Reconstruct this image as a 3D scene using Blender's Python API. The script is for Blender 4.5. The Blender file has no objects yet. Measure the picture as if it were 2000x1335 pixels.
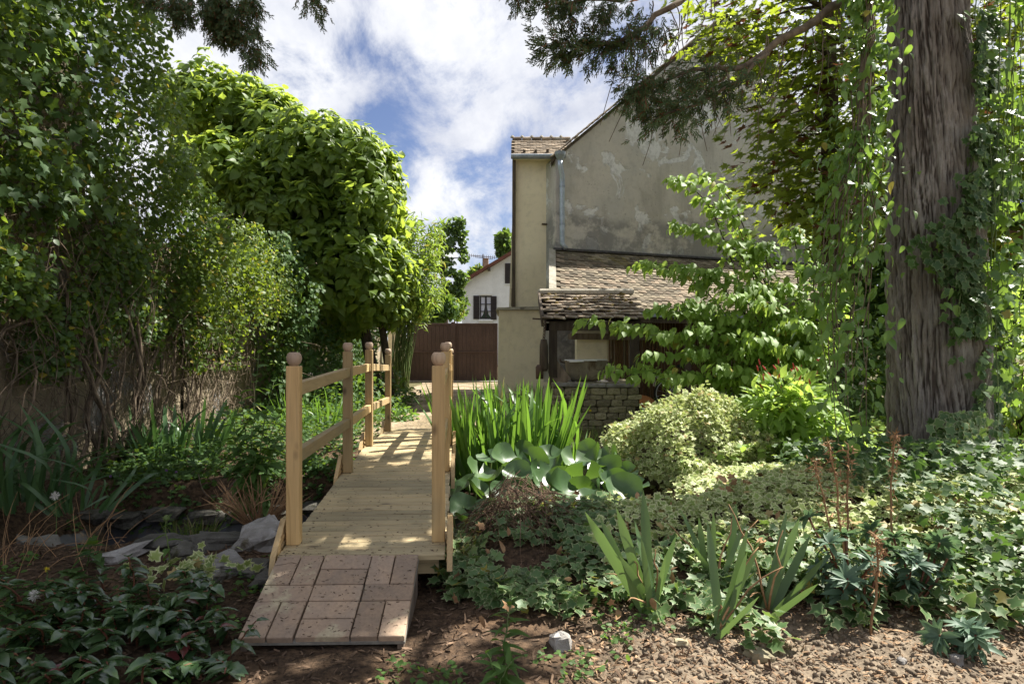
import bpy, math, random
import numpy as np
from mathutils import Vector, Matrix

random.seed(7)
RNG = np.random.default_rng(7)
SC = bpy.context.scene
COL = SC.collection

# ------------------------------------------------------------------ camera
EYE = 1.2          # eye height over the soil in front of the bridge (m)
F = 1333.0         # focal length in photo pixels (24 mm on a 36 mm wide frame)
HZ = 676.0         # row of the horizon
cam_d = bpy.data.cameras.new('camera')
cam_d.lens = 24.0
cam_d.sensor_width = 36.0
cam_d.shift_y = (HZ - 667.5) / 2000.0
cam_d.clip_start = 0.05
cam_d.clip_end = 2000.0
cam = bpy.data.objects.new('camera', cam_d)
cam.location = (0, 0, EYE)
cam.rotation_euler = (math.radians(90), 0, 0)
COL.objects.link(cam)
SC.camera = cam

# ------------------------------------------------------------------ light
SUN = Vector((0.66, 0.40, 1.0)).normalized()
SUN_EL = math.asin(SUN.z)
SUN_AZ = math.atan2(SUN.x, SUN.y)
sl = bpy.data.lights.new('sun', 'SUN')
sl.energy = 5.0
sl.angle = math.radians(0.55)
sl.color = (1.0, 0.955, 0.87)
so = bpy.data.objects.new('sun', sl)
so.rotation_euler = SUN.to_track_quat('Z', 'Y').to_euler()
so.location = (20, 12, 30)
COL.objects.link(so)

W = bpy.data.worlds.new('World')
SC.world = W
W.use_nodes = True
wt = W.node_tree
wt.nodes.clear()
def wn(t, **k):
    n = wt.nodes.new(t)
    for a, b in k.items():
        setattr(n, a, b)
    return n
def wl(a, b):
    wt.links.new(a, b)
def wmath(op, a, b=None, c=None, clamp=False):
    n = wn('ShaderNodeMath', operation=op, use_clamp=clamp)
    for i, v in enumerate((a, b, c)):
        if v is None: continue
        if isinstance(v, (int, float)): n.inputs[i].default_value = v
        else: wl(v, n.inputs[i])
    return n.outputs[0]
SKX, SKY = 12.566, 23.422
sky = wn('ShaderNodeTexSky', sky_type='NISHITA', sun_disc=False)
sky.sun_elevation = SUN_EL
sky.sun_rotation = SUN_AZ
sky.air_density = 1.0
sky.dust_density = 0.3
sky.ozone_density = 2.0
tc = wn('ShaderNodeTexCoord')
sep = wn('ShaderNodeSeparateXYZ')
wl(tc.outputs['Generated'], sep.inputs[0])
zc = wmath('ADD', wmath('MAXIMUM', sep.outputs[2], 0.0), 0.35)
comb = wn('ShaderNodeCombineXYZ')
wl(wmath('DIVIDE', sep.outputs[0], zc), comb.inputs[0])
wl(wmath('DIVIDE', sep.outputs[1], zc), comb.inputs[1])
mp = wn('ShaderNodeMapping')
mp.inputs['Location'].default_value = (SKX, SKY, 0.0)
mp.inputs['Rotation'].default_value = (0, 0, math.radians(28))
mp.inputs['Scale'].default_value = (1.5, 0.95, 1.0)
wl(comb.outputs[0], mp.inputs['Vector'])
def cloud_noise(scale, detail, rough, dist=0.0):
    n = wn('ShaderNodeTexNoise')
    n.inputs['Scale'].default_value = scale
    n.inputs['Detail'].default_value = detail
    n.inputs['Roughness'].default_value = rough
    n.inputs['Distortion'].default_value = dist
    wl(mp.outputs[0], n.inputs['Vector'])
    return n.outputs['Fac']
n1 = cloud_noise(1.15, 3.0, 0.5, 0.3)
n2 = cloud_noise(4.2, 12.0, 0.66, 0.25)
dens = wmath('ADD', wmath('MULTIPLY', n1, 0.62), wmath('MULTIPLY', n2, 0.38))
cr = wn('ShaderNodeValToRGB')
cr.color_ramp.interpolation = 'EASE'
cr.color_ramp.elements[0].position = 0.40
cr.color_ramp.elements[0].color = (0.0, 0.0, 0.0, 1)
cr.color_ramp.elements[1].position = 0.525
cr.color_ramp.elements[1].color = (1, 1, 1, 1)
wl(dens, cr.inputs[0])
cc = wn('ShaderNodeValToRGB')
cc.color_ramp.elements[0].position = 0.38
cc.color_ramp.elements[0].color = (0.60, 0.63, 0.73, 1)
cc.color_ramp.elements[1].position = 0.66
cc.color_ramp.elements[1].color = (0.98, 0.985, 1.0, 1)
wl(cloud_noise(2.3, 8.0, 0.6), cc.inputs[0])
cb = wn('ShaderNodeVectorMath', operation='SCALE')
cb.inputs['Scale'].default_value = 4.2
wl(cc.outputs[0], cb.inputs[0])
mx = wn('ShaderNodeMix', data_type='RGBA')
wl(cr.outputs[0], mx.inputs[0])
skt = wn('ShaderNodeMix', data_type='RGBA', blend_type='MULTIPLY')
skt.inputs[0].default_value = 1.0
skt.inputs[7].default_value = (0.40, 0.37, 0.42, 1)
wl(sky.outputs[0], skt.inputs[6])
wl(skt.outputs[2], mx.inputs[6])
wl(cb.outputs[0], mx.inputs[7])
bg = wn('ShaderNodeBackground')
bg.inputs['Strength'].default_value = 0.1
wl(mx.outputs[2], bg.inputs[0])
wo = wn('ShaderNodeOutputWorld')
wl(bg.outputs[0], wo.inputs[0])

vs = SC.view_settings
SC.display_settings.display_device = 'sRGB'
vs.view_transform = 'Standard'
vs.look = 'None'
vs.exposure = 1.46
vs.gamma = 1.0
vs.use_curve_mapping = False
SC.render.engine = 'CYCLES'
SC.cycles.use_denoising = True
SC.cycles.max_bounces = 8
SC.cycles.transmission_bounces = 6
SC.cycles.diffuse_bounces = 4

# ------------------------------------------------------------------ helpers
def X(px, d): return (px - 1000.0) / F * d
def Z(py, d): return EYE - (py - HZ) / F * d
def PT(px, py, d): return np.array((X(px, d), d, Z(py, d)))
def nrm(v):
    v = np.asarray(v, float)
    return v / np.maximum(np.linalg.norm(v, axis=-1, keepdims=True), 1e-9)
def sstep(a, b, x):
    t = np.clip((np.asarray(x, float) - a) / (b - a), 0, 1)
    return t * t * (3 - 2 * t)

def _hash(ix, iy, iz):
    h = (ix.astype(np.int64) * 374761393 + iy.astype(np.int64) * 668265263 + iz.astype(np.int64) * 1440662683) & 0x7fffffff
    h = ((h ^ (h >> 13)) * 1274126177) & 0x7fffffff
    return ((h ^ (h >> 16)) & 0xffff) / 65535.0
def vnoise(x, y, z=0.0):
    x, y, z = np.broadcast_arrays(np.asarray(x, float), np.asarray(y, float), np.asarray(z, float))
    ix, iy, iz = np.floor(x), np.floor(y), np.floor(z)
    fx, fy, fz = x - ix, y - iy, z - iz
    fx, fy, fz = [t * t * (3 - 2 * t) for t in (fx, fy, fz)]
    ix, iy, iz = ix.astype(np.int64), iy.astype(np.int64), iz.astype(np.int64)
    r = 0
    for a in (0, 1):
        for b in (0, 1):
            for c in (0, 1):
                w = (fx if a else 1 - fx) * (fy if b else 1 - fy) * (fz if c else 1 - fz)
                r = r + w * _hash(ix + a, iy + b, iz + c)
    return r
def fbm(x, y, z=0.0, o=4):
    s, a, t = 0, 1, 0
    x, y, z = np.asarray(x, float), np.asarray(y, float), np.asarray(z, float)
    for i in range(o):
        s = s + a * vnoise(x * 2**i + 17 * i, y * 2**i + 5 * i, z * 2**i)
        t += a; a *= 0.5
    return s / t

def tag(o, label=None, cat=None, group=None, kind=None):
    if label: o['label'] = label
    if cat: o['category'] = cat
    if group: o['group'] = group
    if kind: o['kind'] = kind
    return o
def link(name, data, parent=None, loc=None):
    o = bpy.data.objects.new(name, data)
    COL.objects.link(o)
    if parent is not None: o.parent = parent
    if loc is not None: o.location = loc
    return o
def thing(name, label, cat, loc=(0, 0, 0), group=None):
    o = link(name, None, None, loc)
    o.empty_display_size = 0.1
    tag(o, label, cat, group)
    return o

def tri_mesh(name, V, T, mat=None, smooth=False, attrs=None):
    V = np.ascontiguousarray(V, np.float32); T = np.ascontiguousarray(T, np.int32)
    me = bpy.data.meshes.new(name)
    me.vertices.add(len(V)); me.vertices.foreach_set('co', V.ravel())
    me.loops.add(T.size); me.loops.foreach_set('vertex_index', T.ravel())
    me.polygons.add(len(T)); me.polygons.foreach_set('loop_start', np.arange(0, T.size, T.shape[1], dtype=np.int32))
    if smooth: me.polygons.foreach_set('use_smooth', np.ones(len(T), bool))
    if attrs:
        for k, v in attrs.items():
            me.attributes.new(k, 'FLOAT', 'POINT').data.foreach_set('value', np.ascontiguousarray(v, np.float32))
    me.update(calc_edges=True)
    if mat: me.materials.append(mat)
    return me

class MB:
    def __init__(s): s.V = []; s.F = []; s.n = 0
    def add(s, V, Fc):
        s.V.append(np.asarray(V, float)); s.F += [tuple(int(i) + s.n for i in f) for f in Fc]; s.n += len(V); return s
    def box(s, c, size, rot=None, bev=0.0):
        c = np.asarray(c, float); h = np.asarray(size, float) / 2
        if bev <= 0:
            V = np.array([(x, y, z) for x in (-1, 1) for y in (-1, 1) for z in (-1, 1)], float) * h
            Fc = [(0, 1, 3, 2), (4, 6, 7, 5), (0, 4, 5, 1), (2, 3, 7, 6), (0, 2, 6, 4), (1, 5, 7, 3)]
        else:
            V = []; 
            for x in (-1, 1):
                for y in (-1, 1):
                    for z in (-1, 1):
                        V += [(x * h[0], y * (h[1] - bev), z * (h[2] - bev)), (x * (h[0] - bev), y * h[1], z * (h[2] - bev)), (x * (h[0] - bev), y * (h[1] - bev), z * h[2])]
            V = np.array(V)
            ix = lambda x, y, z, k: ((x * 2 + y) * 2 + z) * 3 + k
            Fc = []
            Fc += [(ix(0,0,0,0), ix(0,0,1,0), ix(0,1,1,0), ix(0,1,0,0)), (ix(1,0,0,0), ix(1,1,0,0), ix(1,1,1,0), ix(1,0,1,0))]
            Fc += [(ix(0,0,0,1), ix(1,0,0,1), ix(1,0,1,1), ix(0,0,1,1)), (ix(0,1,0,1), ix(0,1,1,1), ix(1,1,1,1), ix(1,1,0,1))]
            Fc += [(ix(0,0,0,2), ix(0,1,0,2), ix(1,1,0,2), ix(1,0,0,2)), (ix(0,0,1,2), ix(1,0,1,2), ix(1,1,1,2), ix(0,1,1,2))]
            for x in (0, 1):
                for y in (0, 1):
                    Fc.append((ix(x,y,0,0), ix(x,y,0,1), ix(x,y,1,1), ix(x,y,1,0)))
            for x in (0, 1):
                for z in (0, 1):
                    Fc.append((ix(x,0,z,0), ix(x,0,z,2), ix(x,1,z,2), ix(x,1,z,0)))
            for y in (0, 1):
                for z in (0, 1):
                    Fc.append((ix(0,y,z,1), ix(0,y,z,2), ix(1,y,z,2), ix(1,y,z,1)))
            for x in (0, 1):
                for y in (0, 1):
                    for z in (0, 1): Fc.append((ix(x,y,z,0), ix(x,y,z,1), ix(x,y,z,2)))
        if rot is not None: V = V @ np.asarray(rot, float).T
        return s.add(V + c, Fc)
    def bar(s, a, b, w, h, up=(0, 0, 1), bev=0.0):
        a, b = np.asarray(a, float), np.asarray(b, float)
        d = b - a; L = np.linalg.norm(d); y = d / L
        x = nrm(np.cross(y, up)); z = np.cross(x, y)
        return s.box((a + b) / 2, (w, L, h), np.stack([x, y, z], 1), bev)
    def tube(s, P, R, k=6, cap=True):
        P = np.asarray(P, float); n = len(P)
        R = np.broadcast_to(np.asarray(R, float), (n,))
        T = nrm(np.gradient(P, axis=0))
        up = np.array((0, 0, 1.0)) if abs(T[0][2]) < 0.9 else np.array((1.0, 0, 0))
        x = nrm(np.cross(T[0], up)); V = []
        an = np.arange(k) * 2 * math.pi / k
        for i in range(n):
            x = nrm(x - T[i] * np.dot(x, T[i])); y = np.cross(T[i], x)
            V.append(P[i] + R[i] * (np.cos(an)[:, None] * x + np.sin(an)[:, None] * y))
        Fc = [(i * k + j, i * k + (j + 1) % k, (i + 1) * k + (j + 1) % k, (i + 1) * k + j) for i in range(n - 1) for j in range(k)]
        if cap: Fc += [tuple(range(k))[::-1], tuple((n - 1) * k + j for j in range(k))]
        return s.add(np.concatenate(V), Fc)
    def lathe(s, c, prof, k=20, axis=None):
        V = []; c = np.asarray(c, float)
        for r, z in prof:
            for j in range(k):
                a = 2 * math.pi * j / k
                V.append((r * math.cos(a), r * math.sin(a), z))
        n = len(prof)
        Fc = [(i * k + j, i * k + (j + 1) % k, (i + 1) * k + (j + 1) % k, (i + 1) * k + j) for i in range(n - 1) for j in range(k)]
        Fc += [tuple(range(k))[::-1], tuple((n - 1) * k + j for j in range(k))]
        V = np.array(V)
        if axis is not None: V = V @ np.asarray(axis, float).T
        return s.add(V + c, Fc)
    def prism(s, poly, a, b):
        """poly: list of 3d points, extruded by vector from a to b offset"""
        poly = np.asarray(poly, float); off = np.asarray(b, float) - np.asarray(a, float); n = len(poly)
        V = np.concatenate([poly, poly + off])
        Fc = [tuple(range(n))[::-1], tuple(range(n, 2 * n))] + [(i, (i + 1) % n, n + (i + 1) % n, n + i) for i in range(n)]
        return s.add(V, Fc)
    def mesh(s, name, mat=None, smooth=False):
        me = bpy.data.meshes.new(name)
        me.from_pydata(np.concatenate(s.V).tolist(), [], s.F)
        if smooth: me.polygons.foreach_set('use_smooth', np.ones(len(me.polygons), bool))
        me.update()
        if mat: me.materials.append(mat)
        return me
    def build(s, name, mat, parent=None, smooth=False, loc=None, origin=None):
        if origin is not None:
            o = np.asarray(origin, float)
            s.V = [v - o for v in s.V]; loc = tuple(o)
        return link(name, s.mesh(name, mat, smooth), parent, loc)

# ------------------------------------------------------------------ materials
MATS = {}
class NT:
    def __init__(s, name):
        s.m = bpy.data.materials.new(name); s.m.use_nodes = True
        s.t = s.m.node_tree; s.t.nodes.clear()
        s.out = s.n('ShaderNodeOutputMaterial')
    def n(s, t, **k):
        x = s.t.nodes.new(t)
        for a, b in k.items(): setattr(x, a, b)
        return x
    def set(s, inp, v):
        if hasattr(v, 'is_linked') or isinstance(v, bpy.types.NodeSocket): s.t.links.new(v, inp)
        else: inp.default_value = v
    def math(s, op, a, b=None, c=None, clamp=False):
        x = s.n('ShaderNodeMath', operation=op, use_clamp=clamp)
        for i, v in enumerate((a, b, c)):
            if v is not None: s.set(x.inputs[i], v)
        return x.outputs[0]
    def mix(s, f, a, b, mode='MIX'):
        x = s.n('ShaderNodeMix', data_type='RGBA', blend_type=mode)
        s.set(x.inputs[0], f)
        s.set(x.inputs[6], (*a, 1) if isinstance(a, tuple) else a)
        s.set(x.inputs[7], (*b, 1) if isinstance(b, tuple) else b)
        return x.outputs[2]
    def noise(s, vec, scale, detail=4, rough=0.55, dist=0.0, out='Fac'):
        x = s.n('ShaderNodeTexNoise')
        if vec is not None: s.set(x.inputs['Vector'], vec)
        x.inputs['Scale'].default_value = scale; x.inputs['Detail'].default_value = detail
        x.inputs['Roughness'].default_value = rough; x.inputs['Distortion'].default_value = dist
        return x.outputs[out]
    def ramp(s, f, stops):
        x = s.n('ShaderNodeValToRGB'); el = x.color_ramp.elements
        while len(el) < len(stops): el.new(0.5)
        for e, (p, c) in zip(el, stops):
            e.position = p; e.color = (*c, 1) if len(c) == 3 else c
        s.set(x.inputs[0], f); return x.outputs[0]
    def step(s, f, a, b):
        x = s.n('ShaderNodeMapRange', interpolation_type='SMOOTHSTEP')
        s.set(x.inputs[0], f); x.inputs[1].default_value = a; x.inputs[2].default_value = b
        return x.outputs[0]
    def obj(s): return s.n('ShaderNodeTexCoord').outputs['Object']
    def pos(s): return s.n('ShaderNodeNewGeometry').outputs['Position']
    def map(s, v, scale=(1, 1, 1), rot=(0, 0, 0), loc=(0, 0, 0)):
        x = s.n('ShaderNodeMapping'); s.set(x.inputs[0], v)
        x.inputs['Scale'].default_value = scale; x.inputs['Rotation'].default_value = rot; x.inputs['Location'].default_value = loc
        return x.outputs[0]
    def rand(s):
        a = s.n('ShaderNodeObjectInfo').outputs['Random']; b = s.n('ShaderNodeNewGeometry').outputs['Random Per Island']
        return s.math('FRACT', s.math('ADD', a, b))
    def bump(s, h, dist=0.01, strength=0.6):
        x = s.n('ShaderNodeBump'); x.inputs['Distance'].default_value = dist; x.inputs['Strength'].default_value = strength
        s.set(x.inputs['Height'], h); return x.outputs[0]
    def bsdf(s, col, rough=0.8, nor=None, metal=0.0, spec=0.4):
        x = s.n('ShaderNodeBsdfPrincipled')
        s.set(x.inputs['Base Color'], (*col, 1) if isinstance(col, tuple) else col)
        s.set(x.inputs['Roughness'], rough); x.inputs['Metallic'].default_value = metal
        x.inputs['Specular IOR Level'].default_value = spec
        if nor is not None: s.set(x.inputs['Normal'], nor)
        return x.outputs[0]
    def done(s, sh):
        s.t.links.new(sh, s.out.inputs[0]); MATS[s.m.name] = s.m; return s.m

def noise_mat(name, c1, c2, scale=6, rough=0.85, bump=0.004, c3=None, var=0.25, stretch=(1, 1, 1), spec=0.3, metal=0.0, fine=8.0):
    t = NT(name)
    v = t.map(t.obj(), stretch)
    a = t.noise(v, scale, 5, 0.6)
    b = t.noise(v, scale * fine, 4, 0.6)
    col = t.mix(t.step(a, 0.32, 0.68), c1, c2)
    if c3: col = t.mix(t.step(t.noise(v, scale * 0.6, 6, 0.65, 0.6), 0.54, 0.66), col, c3)
    col = t.mix(t.math('MULTIPLY', t.step(b, 0.35, 0.7), 0.35), col, tuple(x * 0.55 for x in c1))
    r = t.rand()
    col = t.mix(1.0, col, t.ramp(r, [(0, (1 - var,) * 3), (1, (1 + var,) * 3)]), 'MULTIPLY')
    return t.done(t.bsdf(col, rough, t.bump(t.math('ADD', a, t.math('MULTIPLY', b, 0.5)), bump), metal, spec))

def leaf_mat(name, c1, c2, trans, rough=0.42, spec=0.45, tf=0.35, yellow=None, ny=0.03, edge=None, e0=0.45, e1=0.75, vein=None):
    t = NT(name)
    r = t.rand()
    col = t.ramp(r, [(0.0, c1), (0.55, tuple((a + b) / 2 for a, b in zip(c1, c2))), (1.0, c2)])
    nz = t.noise(t.pos(), 3.0, 3)
    col = t.mix(1.0, col, t.ramp(nz, [(0.3, (0.72, 0.78, 0.7)), (0.7, (1.25, 1.2, 1.15))]), 'MULTIPLY')
    tr = t.mix(1.0, col, (trans), 'MULTIPLY')
    tr = trans
    if edge:
        at = t.n('ShaderNodeAttribute', attribute_name='edge')
        f = t.step(t.math('ADD', at.outputs['Fac'], t.math('MULTIPLY', t.math('SUBTRACT', t.noise(t.pos(), 90, 2), 0.5), 0.5)), e0, e1)
        col = t.mix(f, col, edge)
        tr = t.mix(f, trans, tuple(min(1, x * 0.8) for x in edge))
    if vein:
        at = t.n('ShaderNodeAttribute', attribute_name='edge')
        col = t.mix(t.step(at.outputs['Fac'], 0.12, 0.0), col, vein)
    if yellow:
        f = t.math('GREATER_THAN', t.math('FRACT', t.math('MULTIPLY', r, 37.7)), 1 - ny)
        col = t.mix(f, col, yellow)
        tr = t.mix(f, tr, yellow)
    p = t.bsdf(col, rough, None, 0.0, spec)
    tl = t.n('ShaderNodeBsdfTranslucent')
    t.set(tl.inputs[0], (*tr, 1) if isinstance(tr, tuple) else tr)
    m = t.n('ShaderNodeMixShader'); m.inputs[0].default_value = tf
    t.t.links.new(p, m.inputs[1]); t.t.links.new(tl.outputs[0], m.inputs[2])
    return t.done(m.outputs[0])

def wood_mat(name, axis, c1, c2, knots=True):
    t = NT(name)
    o = t.obj()
    oi = t.n('ShaderNodeObjectInfo')
    sh = t.n('ShaderNodeVectorMath', operation='ADD')
    t.set(sh.inputs[0], o)
    cx = t.n('ShaderNodeCombineXYZ'); rr = t.math('MULTIPLY', oi.outputs['Random'], 40.0)
    for i in range(3): t.set(cx.inputs[i], rr)
    t.set(sh.inputs[1], cx.outputs[0])
    st = [26.0, 26.0, 26.0]; st['xyz'.index(axis)] = 1.5
    v = t.map(sh.outputs[0], tuple(st))
    g = t.noise(v, 1.0, 5, 0.6, 1.3)
    st2 = [90.0, 90.0, 90.0]; st2['xyz'.index(axis)] = 3.0
    g2 = t.noise(t.map(sh.outputs[0], tuple(st2)), 1.0, 3, 0.6)
    col = t.ramp(g, [(0.28, c2), (0.45, tuple(a * .6 + b * .4 for a, b in zip(c1, c2))), (0.72, c1)])
    col = t.mix(t.math('MULTIPLY', t.step(g2, 0.5, 0.75), 0.3), col, tuple(x * 0.45 for x in c2))
    col = t.mix(t.math('MULTIPLY', t.step(t.noise(sh.outputs[0], 2.4, 4), 0.48, 0.7), 0.5), col, (0.25, 0.23, 0.15))
    if knots:
        k = t.n('ShaderNodeTexVoronoi'); k.inputs['Scale'].default_value = 1.0
        st3 = [7.0, 7.0, 7.0]; st3['xyz'.index(axis)] = 3.4
        t.set(k.inputs['Vector'], t.map(sh.outputs[0], tuple(st3)))
        kd = k.outputs['Distance']
        col = t.mix(t.math('MULTIPLY', t.step(kd, 0.16, 0.03), 0.75), col, (0.07, 0.04, 0.02))
    col = t.mix(1.0, col, t.ramp(oi.outputs['Random'], [(0, (0.66, 0.67, 0.66)), (.5, (.95, .93, .9)), (1, (1.18, 1.12, 1.02))]), 'MULTIPLY')
    return t.done(t.bsdf(col, 0.62, t.bump(t.math('ADD', g, g2), 0.0015), 0, 0.35))

# ------------------------------------------------------------------ leaf shapes (unit length along +y, normal +z)
def fan(outline, c, cz=0.0, zf=None, ring=0.55):
    """outline of (x,y); centre c; two rings so that the rim can be tinted"""
    o = np.array(outline, float); n = len(o); c = np.array(c, float)
    mid = c + (o - c) * ring
    V = np.concatenate([[[c[0], c[1]]], mid, o]); e = np.concatenate([[0], np.full(n, ring), np.ones(n)])
    z = np.zeros(len(V)) + cz
    if zf is not None: z = zf(V[:, 0], V[:, 1])
    T = []
    for i in range(n):
        j = (i + 1) % n
        T += [(0, 1 + i, 1 + j), (1 + i, 1 + n + i, 1 + n + j), (1 + i, 1 + n + j, 1 + j)]
    return np.column_stack([V, z]), np.array(T), e
def fan1(outline, c, zf):
    o = np.array(outline, float); n = len(o)
    V = np.concatenate([[c], o]); T = [(0, 1 + i, 1 + (i + 1) % n) for i in range(n)]
    return np.column_stack([V, zf(V[:, 0], V[:, 1])]), np.array(T), np.concatenate([[0], np.ones(n)])
def ovate(w, droop=0.25, fold=0.25, base=0.28, segs=(0, .14, .42, .72, 1)):
    V, e, T = [], [], []
    prof = lambda t: w * (math.sin(math.pi * min(1, t ** (0.62 + base * 0.3))) ** 0.85)
    for t in segs:
        z = -droop * t * t
        wd = prof(t) if 0 < t < 1 else 0.0
        V += [(-wd, t, z + fold * wd), (0, t, z), (wd, t, z + fold * wd)]; e += [1, 0, 1]
    n = len(segs)
    for i in range(n - 1):
        a = 3 * i
        for q in ((a, a + 1, a + 4), (a, a + 4, a + 3), (a + 1, a + 2, a + 5), (a + 1, a + 5, a + 4)):
            pts = [V[k] for k in q]
            if len({tuple(np.round(p, 5)) for p in pts}) == 3: T.append(q)
    return np.array(V, float), np.array(T), np.array(e, float)
def polar(rs, c=(0, .4)):
    return [(c[0] + r * math.sin(math.radians(a)), c[1] + r * math.cos(math.radians(a))) for a, r in rs]
def sym(rs):
    L = [(a, r) for a, r in rs]
    return L + [(-a, r) for a, r in reversed(L) if a not in (0, 180)]
cup = lambda k, d=0.0: (lambda x, y: k * (x * x) - d * y * y)
MAPLE = fan1(polar(sym([(0, .62), (14, .36), (24, .40), (30, .27), (48, .60), (62, .40), (70, .43), (80, .27), (104, .50), (118, .30), (150, .28), (172, .12)])), (0, .4), cup(0.28, 0.22))
IVY = fan(polar(sym([(0, .62), (22, .32), (58, .50), (84, .30), (122, .44), (160, .34), (180, .2)]), (0, .36)), (0, .36), zf=cup(0.25, 0.2), ring=0.62)
HEART = fan1(polar(sym([(0, .62), (16, .44), (38, .40), (70, .40), (100, .40), (130, .42), (155, .42), (174, .30)]), (0, .38)), (0, .34), cup(0.35, 0.35))
OVATE = ovate(.27); OVATE_W = ovate(.36, .22, .2); NARROW = ovate(.1, .35, .3); LANCE = ovate(.16, .3, .3); ROUND = ovate(.42, .12, .15)
DROOP = ovate(.27, .55, .35)
def toothed():
    V, T, e = ovate(.3, .4, .3, segs=(0, .12, .26, .4, .55, .7, .85, 1))
    V = V.copy()
    for i in range(len(V)):
        if abs(V[i, 0]) > 0 and (i // 3) % 2 == 0: V[i, 0] *= 0.82
    return V, T, e
TOOTH = toothed()
def sprig(n=9, w=.05, seed=1):
    """conifer twiglet: an axis with short scale-leaved side shoots"""
    r = random.Random(seed); V, T, e = [], [], []
    def shoot(a, b, w):
        a, b = np.array(a), np.array(b); d = b - a; s = np.array((-d[1], d[0], 0)); L = np.linalg.norm(s); s = s / (L + 1e-9) * w
        u = np.array((0, 0, w * .8)); k = len(V); m = a + d * .55
        V.extend([a, m + s, b, m - s, m + u]); e.extend([0, 1, 1, 1, .5]); T.extend([(k, k + 1, k + 4), (k + 1, k + 2, k + 4), (k + 2, k + 3, k + 4), (k + 3, k, k + 4)])
    shoot((0, 0, 0), (0, 1, 0), w)
    for i in range(n):
        t = .12 + .8 * i / n; sd = 1 if i % 2 else -1; L = (.42 - .28 * t) * r.uniform(.7, 1.2)
        a = np.array((0, t, 0)); b = a + np.array((sd * L * .75, L * .7, r.uniform(-.22, .12)))
        shoot(a, b, w * .9)
        for q in (.45, .75):
            c = a + (b - a) * q; shoot(c, c + np.array((sd * .03, .16, r.uniform(-.12, .06))), w * .7)
    return np.array(V), np.array(T), np.array(e)
SPRIGS = [sprig(9, .05, s) for s in (1, 2, 3)]
SPRIG_BIG = sprig(7, .09, 5)

MESHC = {}
def leaf_mesh(tm, mat, smooth=False):
    k = (id(tm), mat.name)
    if k not in MESHC: MESHC[k] = tri_mesh('leaf', tm[0], tm[1], mat, smooth, {'edge': tm[2]})
    return MESHC[k]
def frames(dirs, norms):
    y = nrm(dirs); z = nrm(norms - (norms * y).sum(-1, keepdims=True) * y); x = np.cross(y, z)
    return np.stack([x, y, z], -1)
def joined(name, tms, which, P, R, S, mat, smooth=False):
    Vs, Ts, Es, off = [], [], [], 0
    for k, tm in enumerate(tms):
        m = which == k; n = int(m.sum())
        if not n: continue
        V = np.einsum('nij,vj->nvi', R[m] * S[m][:, None, None], tm[0]) + P[m][:, None, :]
        nv = len(tm[0]); T = tm[1][None] + (np.arange(n) * nv)[:, None, None] + off
        Vs.append(V.reshape(-1, 3)); Ts.append(T.reshape(-1, 3)); Es.append(np.tile(tm[2], n)); off += n * nv
    return tri_mesh(name, np.concatenate(Vs), np.concatenate(Ts), mat, smooth, {'edge': np.concatenate(Es)})
STATS = {'leaf': 0, 'tris': 0}
def leaves(root, tms, P, D, N, S, mat, nmax=300, part='leaf', mass='leaf_mass', minpx=9.0, smooth=False, mats=None):
    """up to nmax leaves that show largest become parts of their own, the rest one part of kind stuff"""
    if not isinstance(tms, list): tms = [tms]
    P = np.asarray(P, float); n = len(P)
    if n == 0: return
    S = np.broadcast_to(np.asarray(S, float), (n,)).copy()
    which = RNG.integers(0, len(tms), n)
    R = frames(np.broadcast_to(np.asarray(D, float), (n, 3)), np.broadcast_to(np.asarray(N, float), (n, 3)))
    d = np.maximum(P[:, 1], .3); px = P[:, 0] / d * F + 1000; py = HZ - (P[:, 2] - EYE) / d * F
    inf = (px > 0) & (px < 2000) & (py > 0) & (py < 1335)
    sz = S * F / d
    score = np.where(inf & (sz >= minpx), sz * RNG.uniform(.8, 1.2, n), -1)
    idx = np.argsort(-score)[:nmax]; idx = idx[score[idx] > 0]
    pick = np.zeros(n, bool); pick[idx] = True
    base = Vector(root.location)
    for i in idx:
        o = bpy.data.objects.new(part, leaf_mesh(tms[which[i]], mat, smooth)); COL.objects.link(o); o.parent = root
        M = Matrix(np.vstack([np.column_stack([R[i] * S[i], P[i] - np.array(base)]), [0, 0, 0, 1]]).tolist())
        o.matrix_basis = M
    STATS['leaf'] += len(idx)
    rest = ~pick
    STATS['tris'] += int(sum((which[rest] == k).sum() * len(tm[1]) for k, tm in enumerate(tms)))
    if rest.sum():
        o = link(mass, joined(mass, tms, which[rest], P[rest] - np.array(base), R[rest], S[rest], mat, smooth), root)
        tag(o, kind='stuff')
def rdir(n, up=0.0):
    v = RNG.normal(size=(n, 3)); v[:, 2] += up; return nrm(v)
def bez(a, b, c, n=10):
    t = np.linspace(0, 1, n)[:, None]; a, b, c = map(lambda q: np.asarray(q, float), (a, b, c))
    return (1 - t) ** 2 * a + 2 * t * (1 - t) * b + t * t * c
def wob(P, amp, seed=0, f=1.0):
    P = np.asarray(P, float).copy(); n = len(P); s = np.linspace(0, f * 4, n)
    w = np.column_stack([fbm(s, seed * 3.7 + k * 11.3, 0, 3) - .5 for k in range(3)]) * 2 * amp
    w *= np.sin(np.linspace(0, math.pi, n))[:, None] ** .5
    return P + w
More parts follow.
